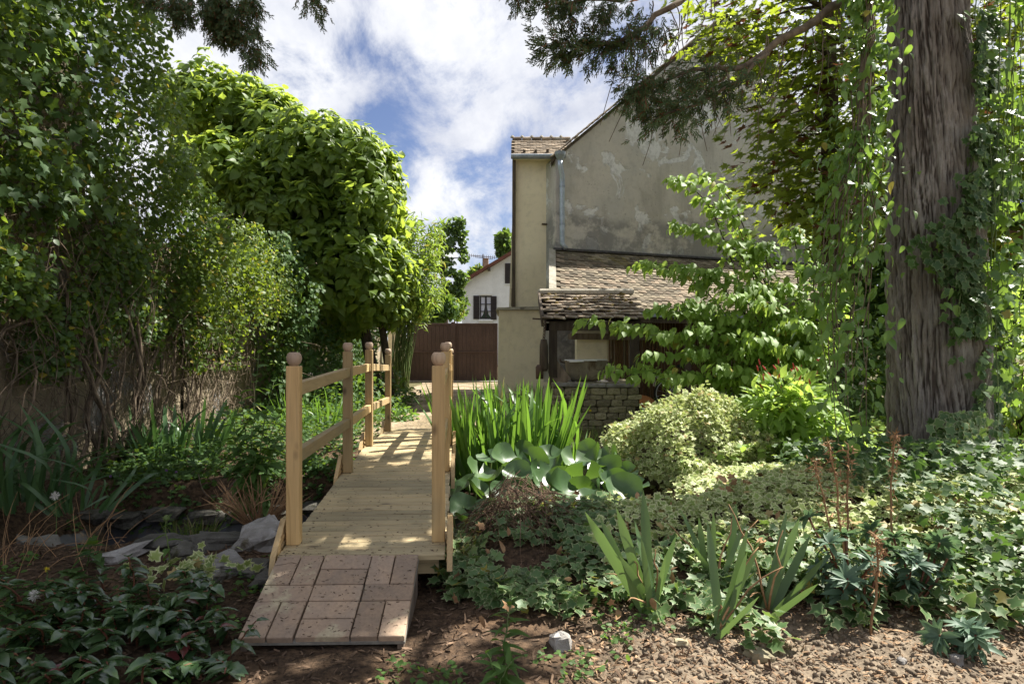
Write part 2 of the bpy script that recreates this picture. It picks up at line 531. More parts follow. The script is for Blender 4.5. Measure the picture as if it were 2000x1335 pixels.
# ------------------------------------------------------------------ ground
def pond(x, y):
    """0..1 inside the dry pond that the bridge crosses"""
    yc = 5.25 + 0.22 * np.clip(x + 1.0, -2, 3)
    hw = 1.05 + 0.22 * np.clip(x + 1.2, -1, 2.2)
    q = np.abs(y - yc) / hw
    m = sstep(1.12, 0.72, q + 0.12 * (fbm(x * 2.1, y * 2.1, 3.0, 3) - .5) * 2)
    return m * sstep(-3.75, -3.1, x) * sstep(1.4, .95, x)
def hgt(x, y):
    x, y = np.asarray(x, float), np.asarray(y, float)
    h = 0.08 * sstep(3.0, 7.5, y)
    bank = np.exp(-((y - 3.95) / 0.75) ** 2) * sstep(-0.42, 0.0, x) * 0.24
    bank += np.exp(-((y - 4.9) / 1.0) ** 2) * sstep(0.9, 2.0, x) * 0.16
    bankl = np.exp(-((y - 3.9) / 0.5) ** 2) * sstep(-0.95, -1.35, x) * 0.05
    h = h + bank + bankl
    h = h - 0.46 * pond(x, y)
    near = sstep(14, 6, y) * sstep(7, 4, np.abs(x))
    h = h + near * (0.05 * (fbm(x * 1.7, y * 1.7, 1.0, 4) - .5) + 0.018 * (fbm(x * 9, y * 9, 5.0, 3) - .5))
    soil = sstep(0.25, 0.6, x) * sstep(3.05, 2.75, y)
    h = h + soil * 0.07 * (fbm(x * 7, y * 7, 9.0, 4) - .42)
    return h
def axis(lo, hi, fine_lo, fine_hi, st):
    a = list(np.arange(fine_lo, fine_hi + st / 2, st)); s = st; v = fine_hi
    while v < hi: s *= 1.18; v += s; a.append(min(v, hi))
    s = st; v = fine_lo
    while v > lo: s *= 1.18; v -= s; a.insert(0, max(v, lo))
    return np.array(a)
gx = axis(-320, 320, -4.2, 4.6, 0.035); gy = axis(-20, 620, 1.7, 8.6, 0.035)
GX, GY = np.meshgrid(gx, gy)
GZ = hgt(GX, GY)
nx, ny = len(gx), len(gy)
ii = (np.arange(ny - 1)[:, None] * nx + np.arange(nx - 1)[None]).ravel()
quads = np.stack([ii, ii + 1, ii + nx + 1, ii + nx], 1)

t = NT('earth')
p = t.pos(); sx = t.n('ShaderNodeSeparateXYZ'); t.set(sx.inputs[0], p)
px_, py_ = sx.outputs[0], sx.outputs[1]
nz = t.noise(p, 1.6, 5, .6); nf = t.noise(p, 28, 5, .7); nm = t.noise(p, 8, 5, .65)
humus = t.mix(t.step(nf, .35, .65), (.035, .024, .016), (.105, .068, .042))
rust = t.mix(t.step(nf, .4, .6), (.06, .038, .024), (.14, .088, .052))
soil = t.mix(t.step(nf, .3, .7), (.11, .085, .06), (.26, .205, .145))
grassy = t.mix(t.step(nf, .3, .7), (.05, .06, .022), (.16, .13, .07))
jit = t.math('MULTIPLY', t.math('SUBTRACT', nm, .5), .9)
fr = t.math('MULTIPLY', t.step(t.math('ADD', px_, jit), .15, .6), t.step(t.math('SUBTRACT', py_, jit), 3.05, 2.75))
col = t.mix(t.step(nz, .45, .6), humus, rust)
col = t.mix(fr, col, soil)
col = t.mix(t.step(t.math('ADD', py_, jit), 7.6, 8.6), col, grassy)
EARTH = t.done(t.bsdf(col, .95, t.bump(t.math('ADD', nf, nm), .02, .8), 0, .15))
g = link('ground', tri_mesh('ground', np.column_stack([GX.ravel(), GY.ravel(), GZ.ravel()]), quads, EARTH, True))
tag(g, kind='structure')

# gravel yard beyond the bridge, up to the gate
t = NT('gravel'); p = t.pos()
v = t.n('ShaderNodeTexVoronoi'); v.inputs['Scale'].default_value = 38; t.set(v.inputs['Vector'], p)
c = t.mix(t.step(t.noise(p, 1.3, 5, .6), .4, .62), (.34, .27, .19), (.2, .16, .1))
c = t.mix(1.0, c, t.ramp(v.outputs['Color'], [(0.2, (.55, .55, .55)), (.8, (1.35, 1.3, 1.25))]), 'MULTIPLY')
c = t.mix(t.math('MULTIPLY', t.step(t.noise(p, .9, 5, .7), .55, .68), .6), c, (.07, .075, .025))
c = t.mix(t.math('MULTIPLY', t.step(t.noise(p, 2.3, 5, .7), .56, .66), .55), c, (.11, .05, .025))
GRAVEL = t.done(t.bsdf(c, .95, t.bump(v.outputs['Distance'], .012, .7), 0, .2))
yy = np.linspace(7.75, 21.9, 90); V = []; Q = []
for i, y in enumerate(yy):
    xl = -2.0 - .06 * (y - 8) + .25 * (vnoise(y * 1.3, 2.0) - .5); xr = -.1 + .085 * (y - 8) + .25 * (vnoise(y * 1.3, 7.0) - .5)
    for k in range(13):
        x = xl + (xr - xl) * k / 12
        V.append((x, y, float(hgt(x, y)) + .006 + .004 * float(vnoise(x * 5, y * 5))))
    if i: Q += [((i - 1) * 13 + k, (i - 1) * 13 + k + 1, i * 13 + k + 1, i * 13 + k) for k in range(12)]
tag(link('gravel_path', tri_mesh('gravel_path', V, Q, GRAVEL, True)), kind='structure')

# ------------------------------------------------------------------ materials of built things
PINE_Z = wood_mat('pine_upright', 'z', (.56, .395, .19), (.36, .235, .1))
PINE_Y = wood_mat('pine_rail', 'y', (.56, .41, .22), (.42, .29, .135))
PINE_X = wood_mat('pine_plank', 'x', (.58, .47, .28), (.35, .27, .15))
BEECH = wood_mat('turned_wood', 'z', (.50, .37, .27), (.42, .30, .21), False)
OLDWOOD = noise_mat('old_wood', (.12, .09, .065), (.26, .2, .15), 5, .85, .004, stretch=(4, 4, .6))
DARKWOOD = noise_mat('dark_wood', (.055, .04, .03), (.11, .085, .06), 5, .85, .004, stretch=(4, 4, .6))
MORTAR = noise_mat('lime_mortar', (.30, .275, .22), (.42, .385, .32), 7, .95, .012, (.16, .145, .11))
TERRA = noise_mat('terracotta_brick', (.40, .285, .195), (.31, .235, .175), 8, .9, .004, (.46, .39, .26), .18)
STONE = noise_mat('field_stone', (.21, .195, .175), (.36, .345, .33), 9, .92, .02, (.09, .075, .045), .25)
DSTONE = noise_mat('dark_mossy_stone', (.085, .08, .065), (.17, .16, .14), 8, .95, .02, (.05, .05, .025), .3)
WSTONE = noise_mat('well_stone', (.25, .22, .14), (.42, .37, .25), 9, .95, .012, (.12, .115, .05), .35)
TILE = noise_mat('clay_roof_tile', (.17, .125, .085), (.265, .21, .15), 7, .92, .006, (.40, .37, .3), .4)
TILE2 = noise_mat('mossy_roof_tile', (.125, .10, .07), (.235, .20, .14), 3, .95, .006, (.15, .12, .035), .45)
ZINC = noise_mat('zinc', (.28, .32, .37), (.4, .45, .5), 8, .45, .001, metal=.6, spec=.5)
IRON = noise_mat('rusty_iron', (.05, .035, .028), (.12, .075, .05), 12, .8, .002)
TUBMAT = noise_mat('weathered_tub', (.22, .19, .14), (.33, .28, .2), 6, .85, .004, (.12, .08, .045), .1)
CHROME = noise_mat('dull_chrome', (.55, .55, .55), (.7, .7, .7), 9, .3, 0, metal=.7, var=.1)
YELLOW = noise_mat('yellow_paint', (.55, .38, .05), (.6, .42, .07), 9, .5, 0, var=.1)
RUBBER = noise_mat('rubber', (.02, .02, .02), (.04, .04, .04), 9, .8, 0, var=.1)
RUSTLID = noise_mat('rusty_lid', (.3, .11, .04), (.4, .17, .06), 9, .7, .002, stretch=(1, 9, 9), var=.1)
GATEB = noise_mat('brown_gate_paint', (.068, .043, .034), (.088, .056, .045), 2, .55, .001, var=.05)
WHITEW = noise_mat('white_render', (.74, .74, .73), (.82, .82, .81), 3, .9, .002, var=.02)
SHUT = noise_mat('dark_shutter', (.035, .028, .028), (.05, .04, .04), 8, .6, .001, var=.1)
FARROOF = noise_mat('red_brown_roof', (.13, .05, .035), (.19, .08, .055), 4, .85, .004)
CURTAIN = noise_mat('net_curtain', (.62, .62, .74), (.75, .75, .85), 20, .9, 0, stretch=(6, 1, .3), var=.03)
t = NT('window_glass'); GLASS = t.done(t.bsdf((.03, .04, .05), .06, None, 0, .6))
REED = noise_mat('reed_screen', (.1, .055, .025), (.17, .1, .045), 30, .85, .004, stretch=(6, 6, .3), var=.3)
BARKM = None

def plaster(name, base, alt, stain, patch=None, sc=1.0, low=None):
    t = NT(name); p = t.pos()
    a = t.noise(p, .8 * sc, 6, .62); b = t.noise(p, 9 * sc, 5, .65); st = t.noise(t.map(p, (1.6, 1.6, .5)), 1.0 * sc, 6, .65, .5)
    col = t.mix(t.step(a, .38, .62), base, alt)
    col = t.mix(t.math('MULTIPLY', t.step(st, .5, .68), .65), col, stain)
    col = t.mix(t.math('MULTIPLY', t.step(b, .45, .75), .4), col, tuple(x * .62 for x in base))
    h = t.math('MULTIPLY', b, .6)
    if patch:
        q = t.noise(t.map(p, (1, 1, 1), (0, 0, 0), (3.3, 1.2, .7)), 1.5, 7, .6, .5)
        f = t.step(q, .54, .575)
        col = t.mix(f, col, t.mix(t.step(t.noise(p, 14, 4), .4, .65), patch, tuple(x * .78 for x in patch)))
        h = t.math('SUBTRACT', h, t.math('MULTIPLY', f, .8))
        cr = t.step(t.noise(p, 16, 6, .75), .60, .68)
        col = t.mix(t.math('MULTIPLY', cr, .5), col, (.06, .055, .05))
    if low:
        s = t.n('ShaderNodeSeparateXYZ'); t.set(s.inputs[0], p)
        f = t.math('MULTIPLY', t.step(t.math('ADD', s.outputs[2], t.math('MULTIPLY', t.math('SUBTRACT', a, .5), 1.6)), low[0], low[0] - .35), t.step(t.noise(p, 2.2, 6, .7), .38, .56))
        col = t.mix(t.math('MULTIPLY', f, .8), col, low[1])
    return t.done(t.bsdf(col, .95, t.bump(h, .02, .7), 0, .15))
GABLE = plaster('gable_render', (.58, .54, .48), (.50, .48, .445), (.36, .33, .29), (.74, .73, .72), 1.0, (4.0, (.215, .21, .205)))
CREAM = plaster('cream_render', (.83, .74, .55), (.77, .68, .5), (.60, .51, .36), None, .8)
OLDWALL = plaster('old_wall_render', (.32, .265, .18), (.26, .215, .15), (.085, .07, .05), (.25, .235, .22), 2.2)

def poly_wall(name, poly, thick, mat, parent):
    """poly: 3d outline in a vertical plane; extruded by the vector thick"""
    return MB().prism(poly, (0, 0, 0), thick).build(name, mat, parent)

# ------------------------------------------------------------------ the farmhouse gable with its lean-to
es = np.array((.925, .379, 0)); en = np.array((.379, -.925, 0)); P0 = np.array((X(1085, 13.5), 13.5, 0))
def H(s, z, n=0.0): return P0 + es * s + en * n + np.array((0, 0, z))
house = thing('farmhouse', 'old farmhouse with patchy grey gable wall, narrow cream annex and tiled lean-to roof', 'house', tuple(P0))
hp = lambda v: np.asarray(v, float) - P0
EV, AP = 4.9, 4.2
ZA = EV + AP * .845
poly = [hp(H(0, -.3)), hp(H(AP * 2, -.3)), hp(H(AP * 2, EV)), hp(H(AP, ZA)), hp(H(0, EV))]
poly_wall('gable_wall', poly, -en * .45, GABLE, house)
# main roof slopes behind the gable, with a row of verge tiles along the gable edge
for k, (s0, s1, z0, z1) in enumerate(((-.12, AP, EV - .1, ZA + .04), (AP * 2 + .12, AP, EV - .1, ZA + .04))):
    a, b = H(s0, z0, .03), H(s1, z1, .03)
    up = np.array((0, 0, .07))
    MB().prism([hp(a), hp(b), hp(b + up), hp(a + up)], (0, 0, 0), (.55, 6.0, 0)).build('roof_slope', TILE2, house)
L = math.hypot(AP, ZA - EV); nv = 34
vt = MB().box((0, 0, 0), (.19, .17, .024), None, .006).mesh('verge_tile', TILE)
e1 = nrm(H(AP, ZA) - H(0, EV)); e3 = np.cross(e1, -en)
for i in range(nv):
    c = H(0, EV) + e1 * (L * (i + .3) / nv) + e3 * (.095 if e3[2] > 0 else -.095) + en * random.uniform(.02, .05)
    o = link('verge_tile', vt, house)
    ang = .12 + random.uniform(-.05, .05)
    x = e1 * math.cos(ang) + np.array((0, 0, math.sin(ang))); x = nrm(x); y = en; zz = np.cross(x, y)
    o.matrix_basis = Matrix(np.vstack([np.column_stack([x, y, zz, hp(c)]), [0, 0, 0, 1]]).tolist())
# lean-to roof
LT, LRUN, LZ0, LZ1 = 6.6, 2.35, 3.08, 1.80
vdir = np.array((-.055, -1.0, 0)) * LRUN + np.array((0, 0, LZ1 - LZ0))
def LR(s, q, up=0.0): return P0 + np.array((0, 0, LZ0)) + es * s + vdir * q + np.array((0, 0, up))
MB().prism([hp(LR(-.02, 0, -.06)), hp(LR(LT, 0, -.06)), hp(LR(LT, 1, -.06)), hp(LR(-.02, 1, -.06))], (0, 0, 0), (0, 0, -.05)).build('lean_to_deck', DARKWOOD, house)
rows, tw = 23, .175
SL = np.linalg.norm(vdir); vd = vdir / SL; upn = nrm(np.cross(es, vd)); upn = upn if upn[2] > 0 else -upn
tile_me = [MB().box((0, 0, 0), (tw * .985, .2, .026), None, .006).mesh('roof_tile', m) for m in (TILE2, TILE)]
TB = MB().box((0, 0, 0), (tw * .985, .2, .026), None, .006)
TBV, TBF = np.concatenate(TB.V), TB.F
cand = []
for r in range(rows):
    q = (r + .5) / rows
    for i in range(int(LT / tw)):
        s = (i + .5 + (.5 if r % 2 else 0)) * tw
        if s > LT: continue
        sag = -.03 * math.sin(math.pi * min(1, s / 4.5)) * math.sin(math.pi * q)
        c = LR(s, q, .012 + sag + random.uniform(-.004, .008))
        tilt = .09 + random.uniform(-.02, .05)
        y = nrm(vd * math.cos(tilt) + upn * math.sin(tilt) * 1.0); x = nrm(es + random.gauss(0, .02) * y + random.gauss(0, .02) * upn); z = nrm(np.cross(x, y)); z = z if z[2] > 0 else -z; x = np.cross(y, z)
        cand.append((c[1], c, np.column_stack([x, y, z]), r, s))
cand.sort(key=lambda k: (k[4] > 3.2, k[0]))
for k, (d, c, R, r, s) in enumerate(cand[:300]):
    o = link('roof_tile', tile_me[1 if random.random() < .35 else 0], house)
    o.matrix_basis = Matrix(np.vstack([np.column_stack([R, hp(c)]), [0, 0, 0, 1]]).tolist())
mb = MB()
for d, c, R, r, s in cand[300:]: mb.add(TBV @ R.T + hp(c), TBF)
tag(mb.build('tile_mass', TILE2, house), kind='stuff')
# lead flashing along the wall, mortar verge on the left, gutter at the eave
MB().prism([hp(LR(-.05, -.02, .03)), hp(LR(LT, -.02, .03)), hp(LR(LT, .045, .07)), hp(LR(-.05, .045, .07))], (0, 0, 0), (0, 0, .03)).build('flashing', noise_mat('dark_flashing', (.05, .05, .055), (.14, .13, .13), 14, .8, .006), house)
MB().prism([hp(LR(-.14, .02, -.1)), hp(LR(.0, .02, -.1)), hp(LR(.0, 1.0, -.1)), hp(LR(-.14, 1.0, -.1))], (0, 0, 0), (0, 0, .17)).build('mortar_verge', MORTAR, house)
MB().bar(hp(LR(1.0, 1.03, -.02)), hp(LR(LT, 1.03, -.02)), .11, .07).build('gutter', ZINC, house)
# downpipe on the gable's left edge
dp = [hp(H(.02, 4.86, .16)), hp(H(.02, 4.72, .16)), hp(H(.1, 4.55, .10)), hp(H(.1, 4.4, .09)), hp(H(.1, 3.4, .09)), hp(H(.1, 3.22, .09)), hp(H(.16, 3.12, .14))]
MB().tube(dp, .05, 12).build('downpipe', ZINC, house, True)
MB().lathe(hp(H(.02, 4.84, .16)), [(.055, 0), (.1, .1), (.11, .16)], 12).build('rainwater_head', ZINC, house)
for z in (3.6, 4.35): MB().lathe(hp(H(.1, z, .09)), [(.058, -.02), (.058, .02)], 12).build('pipe_bracket', ZINC, house)
# annex: tall narrow cream wall with a wider foot, its own small tiled roof
ax0, axd = X(1004, 14), 14.0
def AX(px, z, d): return np.array((X(px, d), d, z))
d0 = 13.9
ztop = Z(309, d0)
A = [AX(1005, ztop, d0), AX(1082, ztop, d0), AX(1072, Z(604, d0), d0), AX(994, Z(604, d0), d0)]
MB().prism([hp(v) for v in A], (0, 0, 0), (-.02, 3.0, 0)).build('annex_wall', CREAM, house)
zb = Z(606, d0)
B = [AX(974, zb, d0 - .12), AX(1075, zb, d0 - .12), AX(1074, -.3, d0 - .12), AX(971, -.3, d0 - .12)]
MB().prism([hp(v) for v in B], (0, 0, 0), (-.02, 3.0, 0)).build('annex_foot', CREAM, house)
led = MB()
MB().prism([hp(AX(968, zb + .005, d0 - .2)), hp(AX(1075, zb + .005, d0 - .2)), hp(AX(1075, zb + .075, d0 - .2)), hp(AX(972, zb + .05, d0 - .2))], (0, 0, 0), (-.02, 3.0, 0)).build('ledge', MORTAR, house)
MB().bar(hp(AX(1058, Z(438, d0), d0 - .03)), hp(AX(1077, Z(439, d0), d0 - .03)), .03, .03).build('iron_tie', IRON, house)
MB().bar(hp(AX(1001, Z(563, d0), d0 - .03)), hp(AX(1000, Z(598, d0), d0 - .03)), .03, .04).build('iron_tie', OLDWOOD, house)
MB().bar(hp(AX(1003, ztop - 3.2, d0 - .06)), hp(AX(1004, ztop - .02, d0 - .06)), .07, .06, (0, 1, 0)).build('corner_board', DARKWOOD, house)
# annex roof
rz0, rz1 = Z(304, d0 - .25), Z(277, d0 + .85)
ra, rb = AX(998, rz0, d0 - .25), AX(1104, rz0, d0 - .25)
rc, rd = AX(1118, rz1, d0 + .85), AX(999, rz1, d0 + .85)
MB().prism([hp(ra), hp(rb), hp(rc), hp(rd)], (0, 0, 0), (0, 0, -.06)).build('annex_roof', DARKWOOD, house)
n_r, w_r = 9, .13
sl = rd - ra; slx = rb - ra; Ls = np.linalg.norm(sl); y = nrm(sl); x = nrm(slx); z = np.cross(x, y)
am = MB().box((0, 0, 0), (w_r * .98, .2, .016), None, .004).mesh('annex_tile', TILE)
for r in range(n_r):
    for i in range(9):
        u = (i + .5 + .5 * (r % 2)) * w_r
        if u > 1.12: continue
        c = ra + x * u + sl * ((r + .5) / n_r) + z * (.025 + random.uniform(0, .008))
        o = link('annex_tile', am, house); tl = -.1 + random.uniform(-.03, .03)
        yy2 = y * math.cos(tl) + z * math.sin(tl); R = np.column_stack([x, yy2, np.cross(x, yy2)])
        o.matrix_basis = Matrix(np.vstack([np.column_stack([R, hp(c)]), [0, 0, 0, 1]]).tolist())
for i in range(6):
    a = rd + x * (.02 + .21 * i) + np.array((0, 0, .03)); b = a + x * .2
    MB().tube([hp(a), hp(b)], [.07, .075], 10).build('ridge_tile', TILE, house)
    MB().lathe(hp(a + np.array((0, 0, .06))), [(.05, 0), (.04, .02), (.015, .05)], 8).build('ridge_knob', MORTAR, house)
MB().tube([hp(ra + np.array((0, -.05, -.03))), hp(rb + np.array((0, -.05, -.03)))], .05, 10).build('annex_gutter', ZINC, house)
MB().bar(hp(AX(1003, ztop - .01, d0 - .1)), hp(AX(1092, ztop - .01, d0 - .1)), .14, .10).build('eave_board', CREAM, house)
for px in (1001, 1024, 1046, 1069): MB().box(hp(AX(px, ztop + .075, d0 - .13)), (.05, .2, .06)).build('rafter_end', DARKWOOD, house)
MB().lathe(hp(AX(1136, Z(284, 15.5), 15.5)), [(.1, -.3), (.1, .1), (.17, .12), (.17, .16), (.1, .2)], 14).build('vent_cowl', MORTAR, house)
# inside of the lean-to: back wall below the roof, posts, floor slab
MB().bar(hp(LR(1.05, .97, -.16)), hp(LR(LT, .97, -.16)), .1, .14).build('eave_beam', DARKWOOD, house)
for s in (2.6, 5.0): MB().bar(hp(LR(s, .95, -.2)), hp(np.array((*LR(s, .95)[:2], .0))), .12, .12, (0, 1, 0)).build('lean_to_post', DARKWOOD, house)
a, b = H(-.05, 0, 1.0), H(6.2, 0, 1.0)
MB().prism([hp(a), hp(b), hp(b + (0, 0, 2.4)), hp(a + (0, 0, 2.4))], (0, 0, 0), -en * .08).build('shed_back_wall', CREAM, house)
rsm = MB().tube([(0, 0, 0), (0, 0, 1.75)], .016, 5).mesh('reed', REED)
for i in range(150):
    c = H(.62 + i * .036, .1, 1.06 + random.uniform(0, .01))
    o = link('reed', rsm, house, tuple(hp(c))); o.scale = (1, 1, random.uniform(.96, 1.02)); o.rotation_euler = (random.gauss(0, .006), random.gauss(0, .008), 0)
MB().bar(hp(H(-.3, 1.38, 1.2)), hp(H(2.4, 1.36, 1.2)), .1, .11).build('cross_beam', OLDWOOD, house)

# ------------------------------------------------------------------ tiled shelter over the well
SX0, SX1, SY0, SY1, SZ0, SZ1 = .44, 1.74, 9.15, 10.35, 1.56, 1.97
shel = thing('well_shelter', 'small mossy clay tile roof on dark posts over the stone well', 'shelter', (1.1, 9.8, .08))
sh0 = np.array((1.1, 9.8, .08)); sp = lambda v: np.asarray(v, float) - sh0
e_y = np.array((0, SY1 - SY0, SZ1 - SZ0)); SLn = np.linalg.norm(e_y); ey = e_y / SLn; ez = nrm(np.cross((1, 0, 0), ey))
MB().prism([sp((SX0, SY0 + .05, SZ0 - .03)), sp((SX1, SY0 + .05, SZ0 - .03)), sp((SX1, SY1, SZ1 - .03)), sp((SX0, SY1, SZ1 - .03))], (0, 0, 0), (0, 0, -.05)).build('roof_boarding', DARKWOOD, shel)
stm = MB().box((0, 0, 0), (.158, .26, .02), None, .006).mesh('roof_tile', TILE)
for r in range(8):
    for i in range(9):
        u = SX0 - .02 + (i + .35 + .5 * (r % 2)) * .16
        if u > SX1 + .04: continue
        c = np.array((u, SY0, SZ0)) + e_y * ((r + .3) / 8) + ez * (.02 + random.uniform(0, .02))
        tl = -.14 + random.uniform(-.06, .04); y = ey * math.cos(tl) + ez * math.sin(tl)
        x = nrm(np.array((1, random.gauss(0, .05), random.gauss(0, .04)))); x = nrm(x - y * np.dot(x, y)); R = np.column_stack([x, y, np.cross(x, y)])
        o = link('roof_tile', stm, shel); o.matrix_basis = Matrix(np.vstack([np.column_stack([R, sp(c)]), [0, 0, 0, 1]]).tolist())
MB().bar(sp((SX0 - .05, SY1 + .02, SZ1 + .05)), sp((SX1 + .1, SY1 + .02, SZ1 + .05)), .2, .1, bev=.03).build('mortar_cap', MORTAR, shel)
MB().bar(sp((SX0 - .03, SY0 - .0, SZ0 - .02)), sp((SX0 - .03, SY1, SZ1 - .02)), .03, .16).build('barge_board', DARKWOOD, shel)
MB().bar(sp((SX0, SY0 + .08, SZ0 - .1)), sp((SX1, SY0 + .08, SZ0 - .1)), .09, .1).build('front_beam', DARKWOOD, shel)
for x in (X(1080, 9.25), SX1 - .08): MB().bar(sp((x, SY0 + .1, .08)), sp((x, SY0 + .1, SZ0 - .12)), .11, .11, (0, 1, 0)).build('post', DARKWOOD, shel)
MB().bar(sp((X(1066, 9.2), 9.2, .72)), sp((X(1068, 9.2), 9.2, 1.53)), .06, .03, (0, 1, 0)).build('side_board', noise_mat('pale_board', (.45, .42, .36), (.55, .52, .46), 6, .85, .003, stretch=(4, 4, .5)), shel)
MB().bar(sp((X(1040, 9.3), 9.3, Z(622, 9.3))), sp((X(1070, 9.3), 9.3, Z(624, 9.3))), .02, .02).build('iron_rod', IRON, shel)
# moss cushions on the tiles
mb = MB()
for i in range(70):
    u, q = random.uniform(SX0, SX1), random.random() ** .6
    c = sp(np.array((u, SY0, SZ0)) + e_y * q + ez * .045); r = random.uniform(.012, .038)
    mb.lathe(c, [(r, -.01), (r * .9, r * .3), (r * .5, r * .6), (.002, r * .7)], 7)
tag(mb.build('moss', noise_mat('dry_moss', (.1, .07, .02), (.19, .14, .04), 20, .95, .01), shel, True), kind='stuff')

# the well: coursed rubble under a slab
well = thing('stone_well', 'square rubble stone well with flat slab top under the tiled shelter', 'well', (1.09, 9.6, .05))
w0 = np.array((1.09, 9.6, .05)); WX0, WX1, WY0, WY1, WZ = .59, 1.60, 9.2, 10.0, .66
MB().box((0, 0, .27), (WX1 - WX0 - .05, WY1 - WY0 - .05, .58)).build('core', MORTAR, well)
def rock_mesh(sz, seed, mat, k=(9, 6), rough=.22, sq=.5):
    """irregular lump: a superellipsoid pushed about by noise"""
    n, m = k; V = []; Fc = []
    for j in range(m + 1):
        ph = math.pi * j / m - math.pi / 2
        for i in range(n):
            th = 2 * math.pi * i / n
            d = np.array((math.cos(ph) * math.cos(th), math.cos(ph) * math.sin(th), math.sin(ph)))
            d = np.sign(d) * np.abs(d) ** sq
            V.append(d)
    V = np.array(V)
    f = 1 + rough * 2 * (fbm(V[:, 0] * 1.7 + seed, V[:, 1] * 1.7, V[:, 2] * 1.7 + seed * .37, 3) - .5)
    V = V * f[:, None] * (np.asarray(sz) / 2)
    for j in range(m):
        for i in range(n):
            Fc.append((j * n + i, j * n + (i + 1) % n, (j + 1) * n + (i + 1) % n, (j + 1) * n + i))
    return MB().add(V, Fc).mesh('stone', mat)
wsm = [rock_mesh((1, 1, 1), s, WSTONE, (10, 6), .16, .42) for s in range(9)]
z = .02
while z < .60:
    hgt_c = random.uniform(.06, .105)
    for face in (0, 1, 2):
        L = (WX1 - WX0) if face == 0 else (WY1 - WY0); u = -.02
        while u < L:
            w = random.uniform(.09, .24); c = u + w / 2
            o = link('stone', random.choice(wsm), well)
            if face == 0: o.location = (WX0 + c - w0[0], WY0 - w0[1] + random.uniform(-.015, .012), z + hgt_c / 2)
            else: o.location = ((WX0 if face == 1 else WX1) - w0[0], WY0 + c - w0[1], z + hgt_c / 2); o.rotation_euler.z = math.pi / 2
            o.scale = (w * 1.04, .14, hgt_c * 1.04); o.rotation_euler.y = random.gauss(0, .03) if face == 0 else 0
            u += w * .99
    z += hgt_c
for i, (a, b) in enumerate(((-.53, -.2), (-.19, .16), (.17, .55))):
    mb = MB(); mb.box(((a + b) / 2, -.02 + random.uniform(-.03, .02), .63 + random.uniform(-.006, .006)), (b - a, .94, .055), None, .012); mb.build('slab', STONE, well)

# zinc tub with handles, rods and boards lying on the well
tub = thing('wash_tub', 'old oval metal wash tub with handle standing on the stone well', 'tub', (X(1144, 9.55), 9.55, .72))
MB().lathe((0, 0, .0), [(.20, 0), (.25, .03), (.275, .12), (.29, .24), (.305, .27), (.305, .285), (.28, .28), (.26, .2), (.24, .04)], 28).build('tub_body', TUBMAT, tub, True)
for sgn in (-1, 1):
    MB().tube([(sgn * .295, -.05, .25), (sgn * .345, -.05, .26), (sgn * .36, 0, .30), (sgn * .345, .05, .26), (sgn * .295, .05, .25)], .009, 6).build('handle', IRON, tub, True)
tub.scale = (1.0, .8, 1)
for k, (p0, p1, y, zz) in enumerate(((1108, 1166, 9.3, 1.005), (1112, 1140, 9.28, .993), (1103, 1186, 9.45, 1.013))):
    o = MB().bar((X(p0, y), y, zz), (X(p1, y), y, zz + .004), .022, .012).build('metal_slat', CHROME, None, origin=((X(p0, y) + X(p1, y)) / 2, y, zz))
    tag(o, ('pale metal slat lying across the front rim of the wash tub', 'short metal slat at the left front rim of the wash tub', 'long metal slat lying across the middle of the wash tub')[k], 'slat')
o = MB().bar((X(1104, 9.2), 9.2, .70), (X(1074, 9.2), 9.25, .98), .2, .035, (0, -1, .2), .006).build('stone_board', OLDWOOD, None, origin=(X(1090, 9.2), 9.2, .7))
tag(o, 'weathered grey board leaning against the left post of the well shelter', 'board')
o = MB().bar((X(1190, 9.4), 9.35, .71), (X(1206, 9.4), 9.35, .90), .16, .03, (0, -1, .2), .006).build('stone_board', OLDWOOD, None, origin=(X(1195, 9.4), 9.35, .7))
tag(o, 'weathered board leaning on the well right of the wash tub', 'board')
# hanging well bucket gear at the left post
hk = thing('well_chain', 'rusty chain with wooden pulley block hanging left of the shelter post', 'chain', (X(1062, 9.1), 9.1, .55))
k0 = np.array(hk.location)
MB().lathe(np.array((X(1062, 9.1), 9.1, Z(692, 9.1))) - k0, [(.045, -.22), (.06, -.18), (.055, .12), (.04, .2)], 10).build('pulley_block', DARKWOOD, hk, True)
MB().lathe(np.array((X(1054, 9.1), 9.1, Z(725, 9.1))) - k0, [(.05, -.1), (.055, .06), (.03, .09)], 10).build('weight', IRON, hk, True)
lk = MB()
lkm = MB().tube([(math.cos(a) * .016, 0, math.sin(a) * .028) for a in np.linspace(0, 2 * math.pi, 9)], .004, 4).mesh('chain_link', IRON)
for i in range(14):
    o = link('chain_link', lkm, hk, tuple(np.array((X(1065 - .25 * i, 9.08), 9.06, Z(626 + 3.0 * i, 9.08))) - k0)); o.rotation_euler.z = (i % 2) * 1.57

